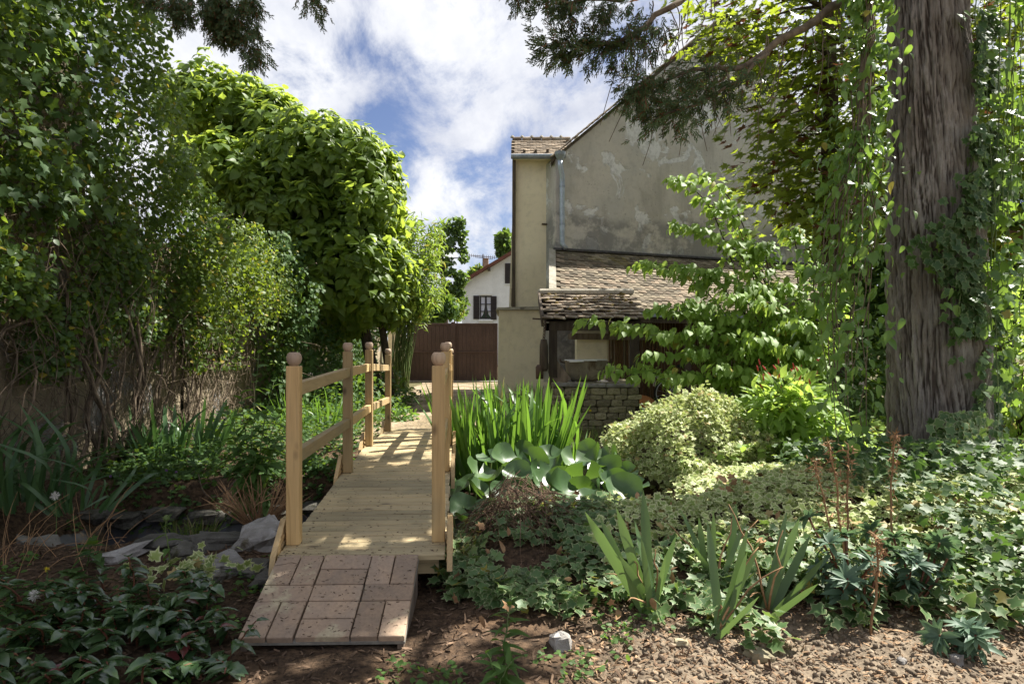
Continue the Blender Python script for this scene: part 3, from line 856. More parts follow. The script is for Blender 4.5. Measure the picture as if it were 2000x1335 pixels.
# ------------------------------------------------------------------ bicycle under the lean-to, and a rusty lid
bike = thing('bicycle', 'yellow framed bicycle with chrome rack parked under the lean-to', 'bicycle', (X(1308, 12.3), 12.3, .08))
def wheel(x):
    MB().tube([(x + math.cos(a) * .27, 0, .27 + math.sin(a) * .27) for a in np.linspace(0, 2 * math.pi, 33)], .017, 6, False).build('tyre', RUBBER, bike, True)
    rim = MB().tube([(x + math.cos(a) * .245, 0, .27 + math.sin(a) * .245) for a in np.linspace(0, 2 * math.pi, 33)], .010, 6, False).build('rim', CHROME, bike, True)
    for i in range(14):
        a = 2 * math.pi * i / 14
        MB().tube([(x, .02 * (-1) ** i, .27), (x + math.cos(a + .2) * .24, 0, .27 + math.sin(a + .2) * .24)], .003, 4).build('spoke', CHROME, rim)
wheel(0); wheel(.98)
MB().tube([(.0, 0, .27), (.40, 0, .26), (.80, 0, .62), (.86, 0, .8)], .018, 8).build('lower_frame', YELLOW, bike, True)
MB().tube([(.40, 0, .26), (.28, 0, .72)], .016, 8).build('seat_tube', YELLOW, bike, True)
MB().tube([(.80, 0, .62), (.98, 0, .27)], .015, 8).build('fork', YELLOW, bike, True)
MB().box((.26, 0, .76), (.26, .13, .06), None, .025).build('saddle', RUBBER, bike)
MB().tube([(.86, -.26, .9), (.90, -.1, .86), (.86, 0, .82), (.90, .1, .86), (.86, .26, .9)], .012, 8).build('handlebar', CHROME, bike, True)
for s in (-.07, .07): MB().tube([(-.28, s, .40), (-.28, s, .58), (.2, s, .58), (.0, s, .27)], .008, 6).build('rack_rail', CHROME, bike)
MB().tube([(-.28, -.07, .58), (-.28, .07, .58)], .008, 6).build('rack_bar', CHROME, bike)
MB().tube([(-.25, -.07, .56), (.16, -.07, .28)], .008, 6).build('rack_stay', CHROME, bike)
o = MB().lathe((0, 0, 0), [(.001, 0), (.15, .004), (.185, .012), (.185, .03), (.1, .06), (.001, .065)], 22).build('rusty_lid', RUSTLID, None, True, (X(1263, 11.6), 11.6, .26))
o.rotation_euler = (.55, .35, 0); o.location.z = .23
tag(o, 'round orange rusty lid leaning in the dark shed beside the well', 'lid')
bl = MB().box((0, 0, 0), (.7, .3, .13), None, .02).build('timber_block', OLDWOOD, None, False, (X(1262, 11.75), 11.75, .145)); tag(bl, 'low dark timber block under the rusty lid in the shed', 'block')

# ------------------------------------------------------------------ yard gate, pier and the white house behind
GD = 21.6
gate = thing('yard_gate', 'dark brown double metal yard gate closing off the gravel path', 'gate', (X(885, GD), GD, .08)); g0 = np.array(gate.location)
gz1, gz0 = Z(631, GD), .12
for k, (p0, p1) in enumerate(((795, 883), (888, 972))):
    x0, x1 = X(p0, GD), X(p1, GD); n = 11; w = (x1 - x0) / n
    lf = MB().box(((x0 + x1) / 2 - g0[0], .03, (gz0 + gz1) / 2 - g0[2]), (x1 - x0, .02, gz1 - gz0 - .02)).build('gate_leaf', GATEB, gate)
    for i in range(n): MB().box((x0 + w * (i + .5) - g0[0], -.005, (gz0 + gz1) / 2 - g0[2]), (w - .003, .03, gz1 - gz0 - .1), None, .002).build('board', GATEB, lf)
    for z in (gz0 + .03, gz0 + (gz1 - gz0) * .5, gz1 - .03): MB().box(((x0 + x1) / 2 - g0[0], -.035, z - g0[2]), (x1 - x0, .03, .06), None, .004).build('cross_rail', GATEB, lf)
    for x in (x0 + .03, x1 - .03): MB().box((x - g0[0], -.04, (gz0 + gz1) / 2 - g0[2]), (.06, .04, gz1 - gz0), None, .004).build('stile', GATEB, lf)
MB().box((X(885.5, GD) - g0[0], -.07, (gz0 + gz1) / 2 - g0[2] + .02), (.13, .05, gz1 - gz0 + .04), None, .005).build('cover_strip', GATEB, gate)
MB().box((0, -.25, .02), (X(985, GD) - X(780, GD), .3, .05), None, .01).build('sill_stone', MORTAR, gate)
pier = thing('gate_pier', 'rendered cream masonry pier at the left end of the brown gate', 'pier', (X(782, 21.3), 21.3, 0))
MB().box((-.1, 0, .85), (.5, .45, 1.75), None, .02).build('pier_shaft', CREAM, pier)
MB().box((-.1, 0, 1.76), (.58, .53, .07), None, .015).build('pier_cap', MORTAR, pier)

WD = 40.0
wh = thing('white_house', 'white rendered house with dark shuttered window beyond the brown gate', 'house', (X(960, WD), WD, 0)); h0 = np.array(wh.location)
def WP(px, py, d=WD): return PT(px, py, d) - h0
wl_ = lambda px: X(px, WD) - h0[0]
wz = lambda py: Z(py, WD)
ve = (1160, 0)
sl_ = (548 - 470) / (903 - 1035.0)
def gz(px): return 549 + (px - 903) * sl_
# wall in strips round the two openings
def strip(p0, p1, y0a, y0b, y1):
    MB().prism([WP(p0, y0a), WP(p1, y0b), WP(p1, y1), WP(p0, y1)], (0, 0, 0), (0, .4, 0)).build('wall', WHITEW, wh)
strip(903, 937, gz(903), gz(937), 715)
strip(937, 961, gz(937), gz(961), 577)
strip(937, 961, 623, 623, 715)
strip(961, 986, gz(961), gz(986), 715)
strip(986, 1000, gz(986), gz(1000), 514)
strip(986, 1000, 553, 553, 715)
strip(1000, 1060, gz(1000), gz(1060), 715)
strip(1060, 1170, gz(1060), gz(1000), 715)
MB().prism([WP(902.5, gz(903), WD - .02), WP(911.5, gz(911), WD - .02), WP(911.5, 715, WD - .02), WP(902.5, 715, WD - .02)], (0, 0, 0), (0, .02, 0)).build('quoin', WHITEW, wh)
win = MB().prism([WP(937, 577, WD + .12), WP(961, 577, WD + .12), WP(961, 623, WD + .12), WP(937, 623, WD + .12)], (0, 0, 0), (0, .02, 0)).build('window', GLASS, wh)
for p0, p1, y0, y1 in ((937, 939.5, 577, 623), (958.5, 961, 577, 623), (947.5, 950.5, 577, 623), (937, 961, 577, 579.5), (937, 961, 620.5, 623), (939.5, 947.5, 593, 594.4), (950.5, 958.5, 593, 594.4), (939.5, 947.5, 607, 608.4), (950.5, 958.5, 607, 608.4)):
    MB().prism([WP(p0, y0, WD + .04), WP(p1, y0, WD + .04), WP(p1, y1, WD + .04), WP(p0, y1, WD + .04)], (0, 0, 0), (0, .06, 0)).build('window_frame', SHUT, win)
for s in (-1, 1):
    c = 949
    q = [WP(c + s * 9.4, 579, WD + .108), WP(c + s * 1.8, 579, WD + .108), WP(c + s * 2.2, 600, WD + .108), WP(c + s * 5.5, 614, WD + .108), WP(c + s * 9.4, 619, WD + .108)]
    MB().prism(q, (0, 0, 0), (0, .006, 0)).build('curtain', CURTAIN, win)
for k, (p0, p1, y0, y1) in enumerate(((924.5, 936.5, 577, 623), (958.5, 970, 578, 624), (986.5, 998, 514, 553))):
    sh = MB().prism([WP(p0, y0, WD - .06), WP(p1, y0, WD - .06), WP(p1, y1, WD - .06), WP(p0, y1, WD - .06)], (0, 0, 0), (0, .04, 0)).build('shutter', SHUT, wh)
    nsl = 16
    for i in range(nsl):
        yy_ = y0 + 2 + (y1 - y0 - 4) * (i + .5) / nsl
        MB().bar(WP(p0 + 1, yy_, WD - .08), WP(p1 - 1, yy_, WD - .08), .05, .045).build('slat', SHUT, sh)
MB().prism([WP(935, 624, WD - .1), WP(963, 624, WD - .1), WP(963, 627, WD - .1), WP(935, 627, WD - .1)], (0, 0, 0), (0, .1, 0)).build('window_sill', WHITEW, wh)
MB().prism([WP(935, 572, WD - .04), WP(963, 572, WD - .04), WP(963, 575.5, WD - .04), WP(935, 575.5, WD - .04)], (0, 0, 0), (0, .04, 0)).build('lintel', WHITEW, wh)
MB().prism([WP(985, 554, WD - .06), WP(1000, 554, WD - .06), WP(1000, 556, WD - .06), WP(985, 556, WD - .06)], (0, 0, 0), (0, .06, 0)).build('window_sill', WHITEW, wh)
rf = MB().prism([WP(890, gz(890) - 3, WD - .5), WP(1037, gz(1037) - 3, WD - .5), WP(1037, gz(1037) + 3.5, WD - .5), WP(890, gz(890) + 3.5, WD - .5)], (0, 0, 0), (0, 9, 0)).build('roof', FARROOF, wh)
MB().prism([WP(1037, gz(1037) - 3, WD - .5), WP(1180, gz(894) - 3, WD - .5), WP(1180, gz(894) + 3.5, WD - .5), WP(1037, gz(1037) + 3.5, WD - .5)], (0, 0, 0), (0, 9, 0)).build('roof', FARROOF, wh)
for px in (909, 955): MB().box(WP(px, gz(px) + 7, WD - .25), (.16, .5, .18)).build('purlin_end', DARKWOOD, wh)
MB().box(WP(949, 518, WD + 3.5), (.34, .34, .9), None, .02).build('chimney', TERRA, wh)
an = thing('tv_antenna', 'thin television aerial on the white house roof against the sky', 'antenna', tuple(PT(943, 520, WD + 3.2))); a0 = np.array(an.location)
AD = WD + 3.2
MB().tube([(0, 0, 0), PT(943.5, 496, AD) - a0], .03, 5).build('mast', IRON, an)
MB().tube([PT(912, 498, AD) - a0, PT(968, 503, AD) - a0], .022, 5).build('boom', IRON, an)
MB().tube([PT(927, 502, AD) - a0, PT(962, 506, AD) - a0], .018, 5).build('stay', IRON, an)
for i in range(14):
    q = i / 13; a = PT(913 + 53 * q, 498.2 + 4.6 * q, AD) - a0
    MB().tube([a + (0, 0, -.11), a + (0, 0, .11)], .014, 4).build('element', IRON, an)

# ------------------------------------------------------------------ old wall on the left with an iron grille
wall = thing('garden_wall', 'old plastered garden wall behind the bare climber stems', 'wall', (-4.0, 6, 0)); W0 = np.array((-4.0, 6.0, 0))
def wseg(name, x, y0, y1, z1a, z1b, mat=OLDWALL, th=.35):
    MB().prism([np.array((x, y0, -.3)) - W0, np.array((x, y1, -.3)) - W0, np.array((x, y1, z1b)) - W0, np.array((x, y0, z1a)) - W0], (0, 0, 0), (-th, 0, 0)).build(name, mat, wall)
wseg('wall_face', -4.0, 1.0, 6.4, 4.2, 3.9)
wseg('wall_face', -4.0, 6.4, 8.25, 2.5, 2.3)
wseg('wall_jamb', -3.97, 8.25, 8.42, 2.3, 2.3, CREAM, .4)
wseg('wall_jamb', -3.97, 10.25, 10.55, 2.3, 2.3, CREAM, .4)
wseg('wall_face', -4.0, 10.55, 21.0, 2.2, 2.0)
wseg('lintel', -3.96, 8.25, 10.55, 2.45, 2.45, OLDWALL, .4)
gr = thing('iron_grille', 'rusty vertical bar iron grille gate set in the overgrown garden wall', 'grille', (-4.05, 9.3, .05)); G0 = np.array(gr.location)
nb = 17
for i in range(nb):
    y = 8.5 + 1.68 * i / (nb - 1)
    MB().tube([np.array((-4.05, y, .1)) - G0, np.array((-4.05, y, 1.55 if i % 2 else 1.75)) - G0], .011, 6).build('bar', IRON, gr)
for z in (.2, .9, 1.42): MB().bar(np.array((-4.05, 8.43, z)) - G0, np.array((-4.05, 10.24, z)) - G0, .02, .045).build('cross_bar', IRON, gr)
bd = thing('board_screen', 'weathered plank screen standing behind the iron grille bars', 'screen', (-4.3, 9.3, .05))
for i in range(11):
    MB().box((random.uniform(-.01, .01), -.84 + i * .165, .85 + random.uniform(-.1, .1)), (.025, .15, 1.6)).build('plank', OLDWOOD, bd)
# ------------------------------------------------------------------ footbridge
BR = np.array((-.74, 3.3, .0))
bridge = thing('footbridge', 'new pale wooden arched footbridge with ball topped posts and rails', 'bridge', tuple(BR))
ac = nrm(np.array((1.0, .0773, 0)))           # across
al = nrm(np.array((-.0773, 1.0, 0)))          # along
KD = [(3.2, .212), (3.41, .222), (5.04, .276), (6.22, .298), (7.87, .222), (8.08, .212)]
def dz(d): return float(np.interp(d, [k[0] for k in KD], [k[1] for k in KD]))
def cl(d): return np.array((-.0773 * d - .461, d, 0.0))
bp = lambda v: np.asarray(v, float) - BR
def across(d, u, z): return cl(d) + ac * u + np.array((0, 0, z))
PW, TH = .192, .03
SCREW = MB().lathe((0, 0, 0), [(.0052, -.002), (.0052, .001), (.003, .0018)], 8).mesh('screw', IRON)
d = 3.225; i = 0
while d < 8.05:
    dn = d + PW
    z0, z1 = dz(d), dz(dn); j = random.uniform(-.0015, .0015)
    # profile along the board: bevelled edges and one shallow step in the middle
    pr = [(.000, -.008), (.008, 0), (.086, .001), (.094, -.007), (.104, -.007), (.112, .002), (PW - .017, .002), (PW - .009, -.007), (PW - .009, -TH), (0, -TH)]
    hw = .392 + random.uniform(-.004, .004); of = random.uniform(-.004, .004) + .004
    rows = []
    for u in (-hw + of, hw + of):
        rows.append([bp(across(d + a, u, dz(d + a) + b + j)) for a, b in pr])
    pk = MB().prism(rows[0], rows[0][0], rows[1][0]).build('deck_plank', PINE_X, bridge)
    for su in (-.33, .33):
        for sa in (.045, .145): link('screw', SCREW, pk, tuple(bp(across(d + sa, su + random.uniform(-.004, .004), dz(d + sa) + .0015 + j))))
    d = dn; i += 1
# stringers under the deck
for u in (-.33, .33):
    for (d0_, z0_), (d1_, z1_) in zip(KD[:-1], KD[1:]):
        if d1_ - d0_ < .5: continue
        MB().bar(bp(across(d0_, u, z0_ - .1)), bp(across(d1_, u, z1_ - .1)), .045, .13).build('stringer', PINE_Y, bridge)
MB().bar(bp(across(3.33, -.36, .13)), bp(across(3.33, .36, .13)), .03, .08).build('end_board', PINE_X, bridge)
# posts with turned ball finials, rails, side chocks
PD = (3.41, 5.04, 6.22, 7.87)
PHT = {3.41: (.868, 1.103), 5.04: (.868, 1.16), 6.22: (.86, 1.17), 7.87: (.885, 1.105)}
UP = ((3.41, .985), (5.04, 1.011), (6.22, 1.01), (7.87, .952)); LO = ((3.41, .65), (5.04, .64), (6.22, .64), (7.87, .586))
ball = [(.018, 0), (.02, .003), (.028, .01), (.0345, .022), (.0375, .035), (.0365, .048), (.032, .06), (.024, .068), (.0, .0685)]
post_rot = np.column_stack([ac, al, (0, 0, 1)])
for side in (-1, 1):
    u = side * .356
    for k, dd in enumerate(PD):
        top = PHT[dd][1]; base = dz(dd) + .001
        pm = MB().box((0, 0, (top - base) / 2), (.066, .066, top - base), post_rot, .004)
        loc = tuple(bp(across(dd, u, base)))
        po = pm.build('post', PINE_Z, bridge, False, loc)
        MB().lathe((0, 0, top - base - .001), ball, 20).build('finial', BEECH, po, True)
        # chock: a short grooved board on the outer side of the post foot
        uo = u + side * .058; th = .026
        prof = [(-.20, -.09), (.11, -.09), (.16, .03), (.10, .115), (.02, .12), (-.17, -.01)]
        a = [bp(across(dd + q, uo - th / 2, dz(dd) + w)) for q, w in prof]
        ch = MB().prism(a, (0, 0, 0), ac * th).build('side_board', PINE_Y, bridge)
        for g_ in range(4):
            zz = -.06 + .036 * g_
            MB().bar(bp(across(dd - .13 + .03 * g_, uo - side * (th / 2 + .002), dz(dd) + zz)), bp(across(dd + .09 + .01 * g_, uo - side * (th / 2 + .002), dz(dd) + zz)), .006, .016).build('groove_strip', PINE_Y, ch)
    for RL in (UP, LO):
        for (a, za), (b, zb_) in zip(RL[:-1], RL[1:]):
            q0, q1 = a + .034, b - .034
            zq = lambda q: za + (zb_ - za) * (q - a) / (b - a)
            MB().bar(bp(across(q0, u, zq(q0))), bp(across(q1, u, zq(q1))), .042, .066, bev=.003).build('rail', PINE_Y, bridge)

# ------------------------------------------------------------------ terracotta brick ramp
RX, RY0, RY1, RZ0, RZ1 = -1.085, 2.70, 3.222, .035, .205
ramp = thing('brick_ramp', 'sloping ramp of reddish terracotta bricks leading onto the footbridge', 'ramp', (RX, RY0, RZ0))
rv = np.array((-.015, RY1 - RY0, RZ1 - RZ0)); RL_ = np.linalg.norm(rv); ry = rv / RL_; rx = nrm(np.array((1.0, .035, 0)) - ry * np.dot((1.0, .035, 0), ry)); rz = np.cross(rx, ry)
RR = np.column_stack([rx, ry, rz])
U = .11; Gp = .003
# (col, row, w, h) in half-brick units; 6 wide, 5 deep (row 0 is nearest the camera)
lay = [(0, 0, 1, 2), (1, 0, 1, 2), (2, 0, 2, 1), (2, 1, 2, 1), (4, 0, 1, 2), (5, 0, 1, 2),
       (0, 2, 2, 1), (2, 2, 2, 1), (4, 2, 2, 1),
       (0, 3, 1, 2, 'crack'), (1, 3, 1, 2), (2, 3, 2, 1), (2, 4, 2, 1), (4, 3, 1, 2), (5, 3, 1, 2)]
for b in lay:
    cx, cy, w, h = b[:4]
    sy = RL_ / (5 * U)
    c = np.array(((cx + w / 2) * U + random.gauss(0, .001), (cy + h / 2) * U * sy + random.gauss(0, .001), random.gauss(0, .0012)))
    s = (w * U - 2 * Gp + random.uniform(-.002, .002), h * U * sy - 2 * Gp + random.uniform(-.002, .002), .028)
    rot = RR @ np.array([[1, random.gauss(0, .006), random.gauss(0, .004)], [0, 1, random.gauss(0, .004)], [0, 0, 1]])
    if len(b) == 5:      # the cracked one, in two pieces
        hx, y0, y1 = s[0] / 2, -s[1] / 2, s[1] / 2
        for poly in ([(-hx, y0), (hx, y0), (hx, .035), (.02, .047), (-.01, .034), (-hx, .022)], [(-hx, .028), (-.01, .040), (.02, .053), (hx, .041), (hx, y1), (-hx, y1)]):
            P3 = [RR @ np.array((c[0] + q[0], c[1] + q[1], -.014)) for q in poly]
            MB().prism(P3, (0, 0, 0), RR @ np.array((0, 0, .028))).build('brick', TERRA, ramp)
    else:
        MB().box(RR @ c, s, rot, .003).build('brick', TERRA, ramp)
MB().box(RR @ np.array((.33, RL_ / 2, -.018)), (.655, RL_ - .004, .012), RR).build('mortar_bed', noise_mat('grey_joint', (.17, .16, .14), (.26, .24, .2), 30, .95, .003), ramp)
for xx in (.02, .64): MB().prism([RR @ np.array((xx - .012, 0, -.026)), RR @ np.array((xx - .012, RL_, -.026)), RR @ np.array((xx - .012, RL_, -.026)) - (0, 0, .16), RR @ np.array((xx - .012, 0, -.026)) - (0, 0, .05)], (0, 0, 0), rx * .024).build('side_timber', OLDWOOD, ramp)

# ------------------------------------------------------------------ pond liner, curb and rocks
lx = np.arange(-3.9, 2.0, .05); ly = np.arange(3.6, 7.6, .05); LX, LY = np.meshgrid(lx, ly); PM = pond(LX, LY)
LZ = hgt(LX, LY) + .05 * (PM - .62) + .03 * (fbm(LX * 3, LY * 1.5, 2.0, 3) - .4) * PM
idx = -np.ones(LX.shape, int); keep = PM > .3; idx[keep] = np.arange(keep.sum())
Q = []
for j in range(len(ly) - 1):
    for i in range(len(lx) - 1):
        q = (idx[j, i], idx[j, i + 1], idx[j + 1, i + 1], idx[j + 1, i])
        if min(q) >= 0: Q.append(q)
t = NT('black_liner'); p = t.pos(); n = t.noise(p, 2.2, 5, .65); n2_ = t.noise(p, 30, 4, .7)
c = t.mix(t.step(n, .3, .5), (.025, .027, .032), (.05, .052, .06))
c = t.mix(t.math('MULTIPLY', t.step(t.noise(p, 3.1, 6, .75), .5, .58), .9), c, t.mix(t.step(n2_, .4, .6), (.05, .04, .02), (.11, .075, .035)))
LINER = t.done(t.bsdf(c, t.ramp(n, [(.3, (.35,) * 3), (.6, (.6,) * 3)]), t.bump(n2_, .004), 0, .5))
pl = link('pond_liner', tri_mesh('pond_liner', np.column_stack([LX[keep], LY[keep], LZ[keep]]), np.array(Q), LINER, True))
tag(pl, 'dull black pond liner sheet in the dry pond under the footbridge', 'pond liner')
cb_ = thing('stone_curb', 'mossy cut stone curb along the far right pond edge', 'curb', (.95, 7.15, 0))
for k, (a, b) in enumerate(((.35, .92), (.93, 1.42), (1.43, 2.05))):
    mb = MB(); mb.box(((a + b) / 2 - .95, random.uniform(-.02, .02), .0), (b - a - .012, .3, .36), None, .02)
    mb.build('curb_stone', noise_mat('mossy_curb_%d' % k, (.24, .21, .14), (.36, .32, .23), 8, .95, .01, (.13, .1, .025)), cb_)
RW = [  # px, py(base), d, size, label
    (515, 1066, 3.95, (.30, .22, .2), 'pale whitish boulder touching the left front corner of the bridge'),
    (432, 1108, 3.55, (.26, .24, .13), 'flat pale triangular rock among the glossy leaves near the ramp'),
    (440, 1062, 3.98, (.3, .2, .1), 'grey flat rock left of the whitish bridge corner boulder'),
    (375, 1082, 3.85, (.28, .16, .1), 'low grey rock at the pond edge, third from the bridge'),
    (310, 1075, 3.9, (.26, .18, .09), 'low mossy rock on the pond edge beside the liner'),
    (235, 1095, 3.75, (.24, .18, .09), 'flat pale grey rock left of the black liner'),
    (95, 1065, 4.0, (.3, .2, .08), 'flat weathered rock at the far left pond edge'),
    (535, 1120, 3.45, (.2, .16, .1), 'small dark rock half under the left front bridge end'),
    (500, 1105, 3.55, (.16, .12, .07), 'small grey stone between the bridge corner and pale rock'),
    (1095, 1258, 2.72, (.09, .07, .09), 'small white stone standing at the edge of the bare soil'),
    (1330, 1205, 2.7, (.05, .04, .03), 'tiny pale pebble under the right iris fan'),
    (1485, 1278, 2.62, (.085, .07, .06), 'brown earth clod stone right of the forked iris'),
    (1762, 1295, 2.55, (.035, .03, .03), 'small white pebble on bare soil below the euphorbia'),
    (1868, 1292, 2.55, (.045, .04, .06), 'upright white pebble on bare soil at lower right'),
]
for k, (px, py, d, s, lab) in enumerate(RW):
    x = X(px, d); me = rock_mesh((s[0] * 1.1, s[1] * 1.1, s[2] * .75), 30 + k * 3.1, STONE if k in (0, 1, 5, 9, 12, 13) else WSTONE if k in (10, 11) else DSTONE, (13, 8), .6, .5)
    o = link('rock', me, None, (x, d, float(hgt(x, d)) + s[2] * .14)); o.rotation_euler = (random.gauss(.1, .15), random.gauss(0, .18), random.uniform(0, 6))
    tag(o, lab, 'rock')
# stones of the far left pond bank: a low dry wall of flat stones
bw = thing('pond_bank_wall', 'low dry stone bank wall along the shaded far pond edge', 'stone bank', (-2.8, 6.15, 0))
for r in range(1):
    u = -3.5
    while u < -1.5:
        w = random.uniform(.16, .42); xm = u + w / 2; yy_ = 5.25 + .22 * max(-2, min(3, xm + 1)) + (1.05 + .22 * max(-1, min(2.2, xm + 1.2))) * .93
        o = link('stone', rock_mesh((1, 1, 1), random.uniform(0, 99), DSTONE, (10, 6), .45, .6), bw, (u + w / 2 + 2.8, yy_ - 6.15 + random.uniform(-.04, .04) + r * .05, -.2 + r * .1 + random.uniform(-.03, .03)))
        o.scale = (w * 1.05, .3, .11); o.rotation_euler.z = random.gauss(0, .08); u += w

# ------------------------------------------------------------------ loose ground litter
def scatter_ground(n, x0, x1, y0, y1, cond=None):
    x = RNG.uniform(x0, x1, n * 3); y = RNG.uniform(y0, y1, n * 3)
    if cond is not None:
        m = cond(x, y); x, y = x[m], y[m]
    x, y = x[:n], y[:n]
    return np.column_stack([x, y, hgt(x, y)])
BIT = (np.array([(-.12, 0, 0), (.12, 0, 0), (.1, 1, .05), (-.1, 1, .03), (0, .5, .16)]), np.array([(0, 1, 4), (1, 2, 4), (2, 3, 4), (3, 0, 4)]), np.zeros(5))
CLOD = (np.array([(1, 0, 0), (-.9, .1, 0), (.1, 1, .1), (0, -1, 0), (.1, 0, .9), (-.1, .1, -.8)]) * .5, np.array([(0, 2, 4), (2, 1, 4), (1, 3, 4), (3, 0, 4), (2, 0, 5), (1, 2, 5), (3, 1, 5), (0, 3, 5)]), np.zeros(6))
CHIP = noise_mat('bark_chip', (.085, .055, .036), (.19, .125, .08), 30, .95, 0, var=.5)
CLODM = noise_mat('dry_clod', (.15, .115, .08), (.28, .22, .155), 20, .95, .01, var=.35)
def litter(name, tm, P, S, mat, flat=.35, label=None):
    n = len(P); D = rdir(n); D[:, 2] *= flat; N = rdir(n, 1.5)
    o = link(name, joined(name, [tm], np.zeros(n, int), P, frames(D, N), S, mat)); tag(o, label, name.replace('_', ' '), kind='stuff')
onramp = lambda x, y: (x > -1.1) & (x < -.42) & (y > 2.7) & (y < 3.25)
n = 9000; P = scatter_ground(n, -3.2, 1.2, 2.1, 4.6, lambda x, y: ~onramp(x, y)); P[:, 2] += .004
litter('bark_litter', BIT, P, RNG.uniform(.012, .045, len(P)), CHIP, .35, 'reddish bark and needle litter on the shaded ground')
# crumbs on the deck and the ramp
n = 420; q = RNG.uniform(0, RL_, n); w = RNG.uniform(0, .66, n); P = np.array((RX, RY0, RZ0)) + np.outer(w, rx) + np.outer(q, ry) + rz * .016
n2 = 700; dd = 3.25 + 3.2 * RNG.random(n2) ** 1.6; uu = RNG.uniform(-.39, .37, n2); P2 = np.array([across(a, b, dz(a) + .003) for a, b in zip(dd, uu)])
P = np.concatenate([P, P2]); litter('needle_crumbs', BIT, P, RNG.uniform(.004, .016, len(P)), noise_mat('dark_needle', (.04, .025, .015), (.1, .06, .03), 30, .95, 0, var=.4), .05, 'dark fallen needles scattered on bricks and deck planks')
P = scatter_ground(5200, .2, 3.4, 2.2, 3.1, lambda x, y: RNG.random(len(x)) < sstep(.15, .6, x) * sstep(3.15, 2.8, y)); P[:, 2] += .002
litter('soil_clods', CLOD, P, .006 + .03 * RNG.random(len(P)) ** 4 + .006 * RNG.random(len(P)), CLODM, 1, 'dry crumbly brown soil clods in the sunlit foreground')
P = scatter_ground(3500, .2, 3.4, 2.2, 3.1); P[:, 2] += .008
litter('needle_litter', BIT, P, RNG.uniform(.012, .035, len(P)), noise_mat('straw_needle', (.2, .125, .07), (.32, .21, .125), 30, .95, 0, var=.4), .3, 'rust coloured fallen needles over the foreground soil')
# ------------------------------------------------------------------ foliage materials
CATALPA = leaf_mat('catalpa_leaf', (.07, .125, .022), (.14, .215, .04), (.44, .56, .07), .48, .4, .45)
VINEL = leaf_mat('climber_leaf', (.04, .085, .026), (.10, .17, .045), (.3, .42, .04), .45, .4, .4, (.36, .30, .04), .025)
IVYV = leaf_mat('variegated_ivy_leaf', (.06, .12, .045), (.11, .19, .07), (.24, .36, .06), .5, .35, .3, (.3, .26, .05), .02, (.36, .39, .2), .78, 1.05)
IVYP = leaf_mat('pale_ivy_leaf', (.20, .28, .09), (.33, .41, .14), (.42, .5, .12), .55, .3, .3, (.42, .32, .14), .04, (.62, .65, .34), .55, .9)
IVYG = leaf_mat('green_ivy_leaf', (.025, .06, .022), (.055, .11, .035), (.15, .28, .04), .55, .3, .3, None, 0, (.16, .22, .09), .75, 1.0)
MAPLEL = leaf_mat('maple_leaf', (.045, .08, .018), (.11, .16, .03), (.42, .52, .04), .45, .4, .45, (.12, .045, .02), .12)
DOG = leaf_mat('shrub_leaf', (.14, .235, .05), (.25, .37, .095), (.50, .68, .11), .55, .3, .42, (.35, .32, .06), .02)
IRISL = leaf_mat('iris_blade', (.035, .095, .02), (.12, .23, .055), (.26, .48, .05), .42, .45, .32, (.4, .36, .12), .02)
IRISG = leaf_mat('garden_iris_blade', (.085, .15, .06), (.14, .21, .09), (.22, .36, .08), .42, .45, .25, None, 0)
IRISD = leaf_mat('shade_iris_blade', (.045, .10, .045), (.08, .15, .06), (.15, .3, .06), .4, .45, .25)
LILY = leaf_mat('lily_pad', (.05, .10, .04), (.085, .145, .06), (.2, .36, .04), .36, .5, .2, None, 0, None, 0, 0, (.12, .16, .06))
GLOSS = leaf_mat('glossy_leaf', (.03, .065, .028), (.065, .115, .045), (.12, .22, .03), .24, .8, .2, (.12, .03, .03), .03)
WEED = leaf_mat('soft_weed_leaf', (.06, .12, .03), (.10, .19, .05), (.25, .42, .05), .55, .3, .35)
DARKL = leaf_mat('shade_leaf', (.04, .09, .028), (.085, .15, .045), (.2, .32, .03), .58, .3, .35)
EUPH = leaf_mat('euphorbia_leaf', (.075, .135, .095), (.12, .19, .125), (.18, .3, .12), .5, .3, .25)
BAMB = leaf_mat('willow_leaf', (.09, .16, .03), (.16, .24, .05), (.36, .5, .06), .45, .4, .42, (.4, .36, .06), .06)
POPL = leaf_mat('poplar_leaf', (.05, .09, .028), (.09, .15, .045), (.22, .34, .05), .4, .45, .35)
CONIF = leaf_mat('conifer_scale', (.05, .085, .035), (.11, .15, .06), (.18, .26, .06), .55, .3, .2, (.17, .075, .03), .12)
GRASSM = leaf_mat('grass_blade', (.07, .12, .03), (.14, .19, .05), (.25, .38, .05), .5, .3, .3, (.38, .32, .15), .12)
DRYM = noise_mat('dry_stalk', (.26, .14, .07), (.42, .27, .14), 20, .95, 0, var=.3)
TWIGM = noise_mat('dead_twig', (.11, .08, .055), (.26, .2, .14), 10, .95, 0, var=.4)
BRANCHM = noise_mat('twig_bark', (.12, .09, .06), (.24, .19, .13), 14, .9, .003, var=.2)
DARKBR = noise_mat('dark_branch', (.04, .03, .022), (.09, .07, .05), 14, .9, .003, var=.2)
GREENST = noise_mat('green_stem', (.09, .15, .04), (.16, .2, .07), 14, .6, 0, var=.2)
REDST = noise_mat('red_stem', (.14, .05, .03), (.22, .1, .05), 14, .6, 0, var=.2)
REDFL = noise_mat('red_flower', (.55, .05, .05), (.65, .1, .1), 30, .7, 0, var=.2)
YELFL = noise_mat('yellow_flower', (.75, .6, .03), (.8, .65, .05), 30, .7, 0, var=.1)
PURFL = noise_mat('purple_flower', (.35, .15, .5), (.5, .25, .6), 30, .7, 0, var=.1)
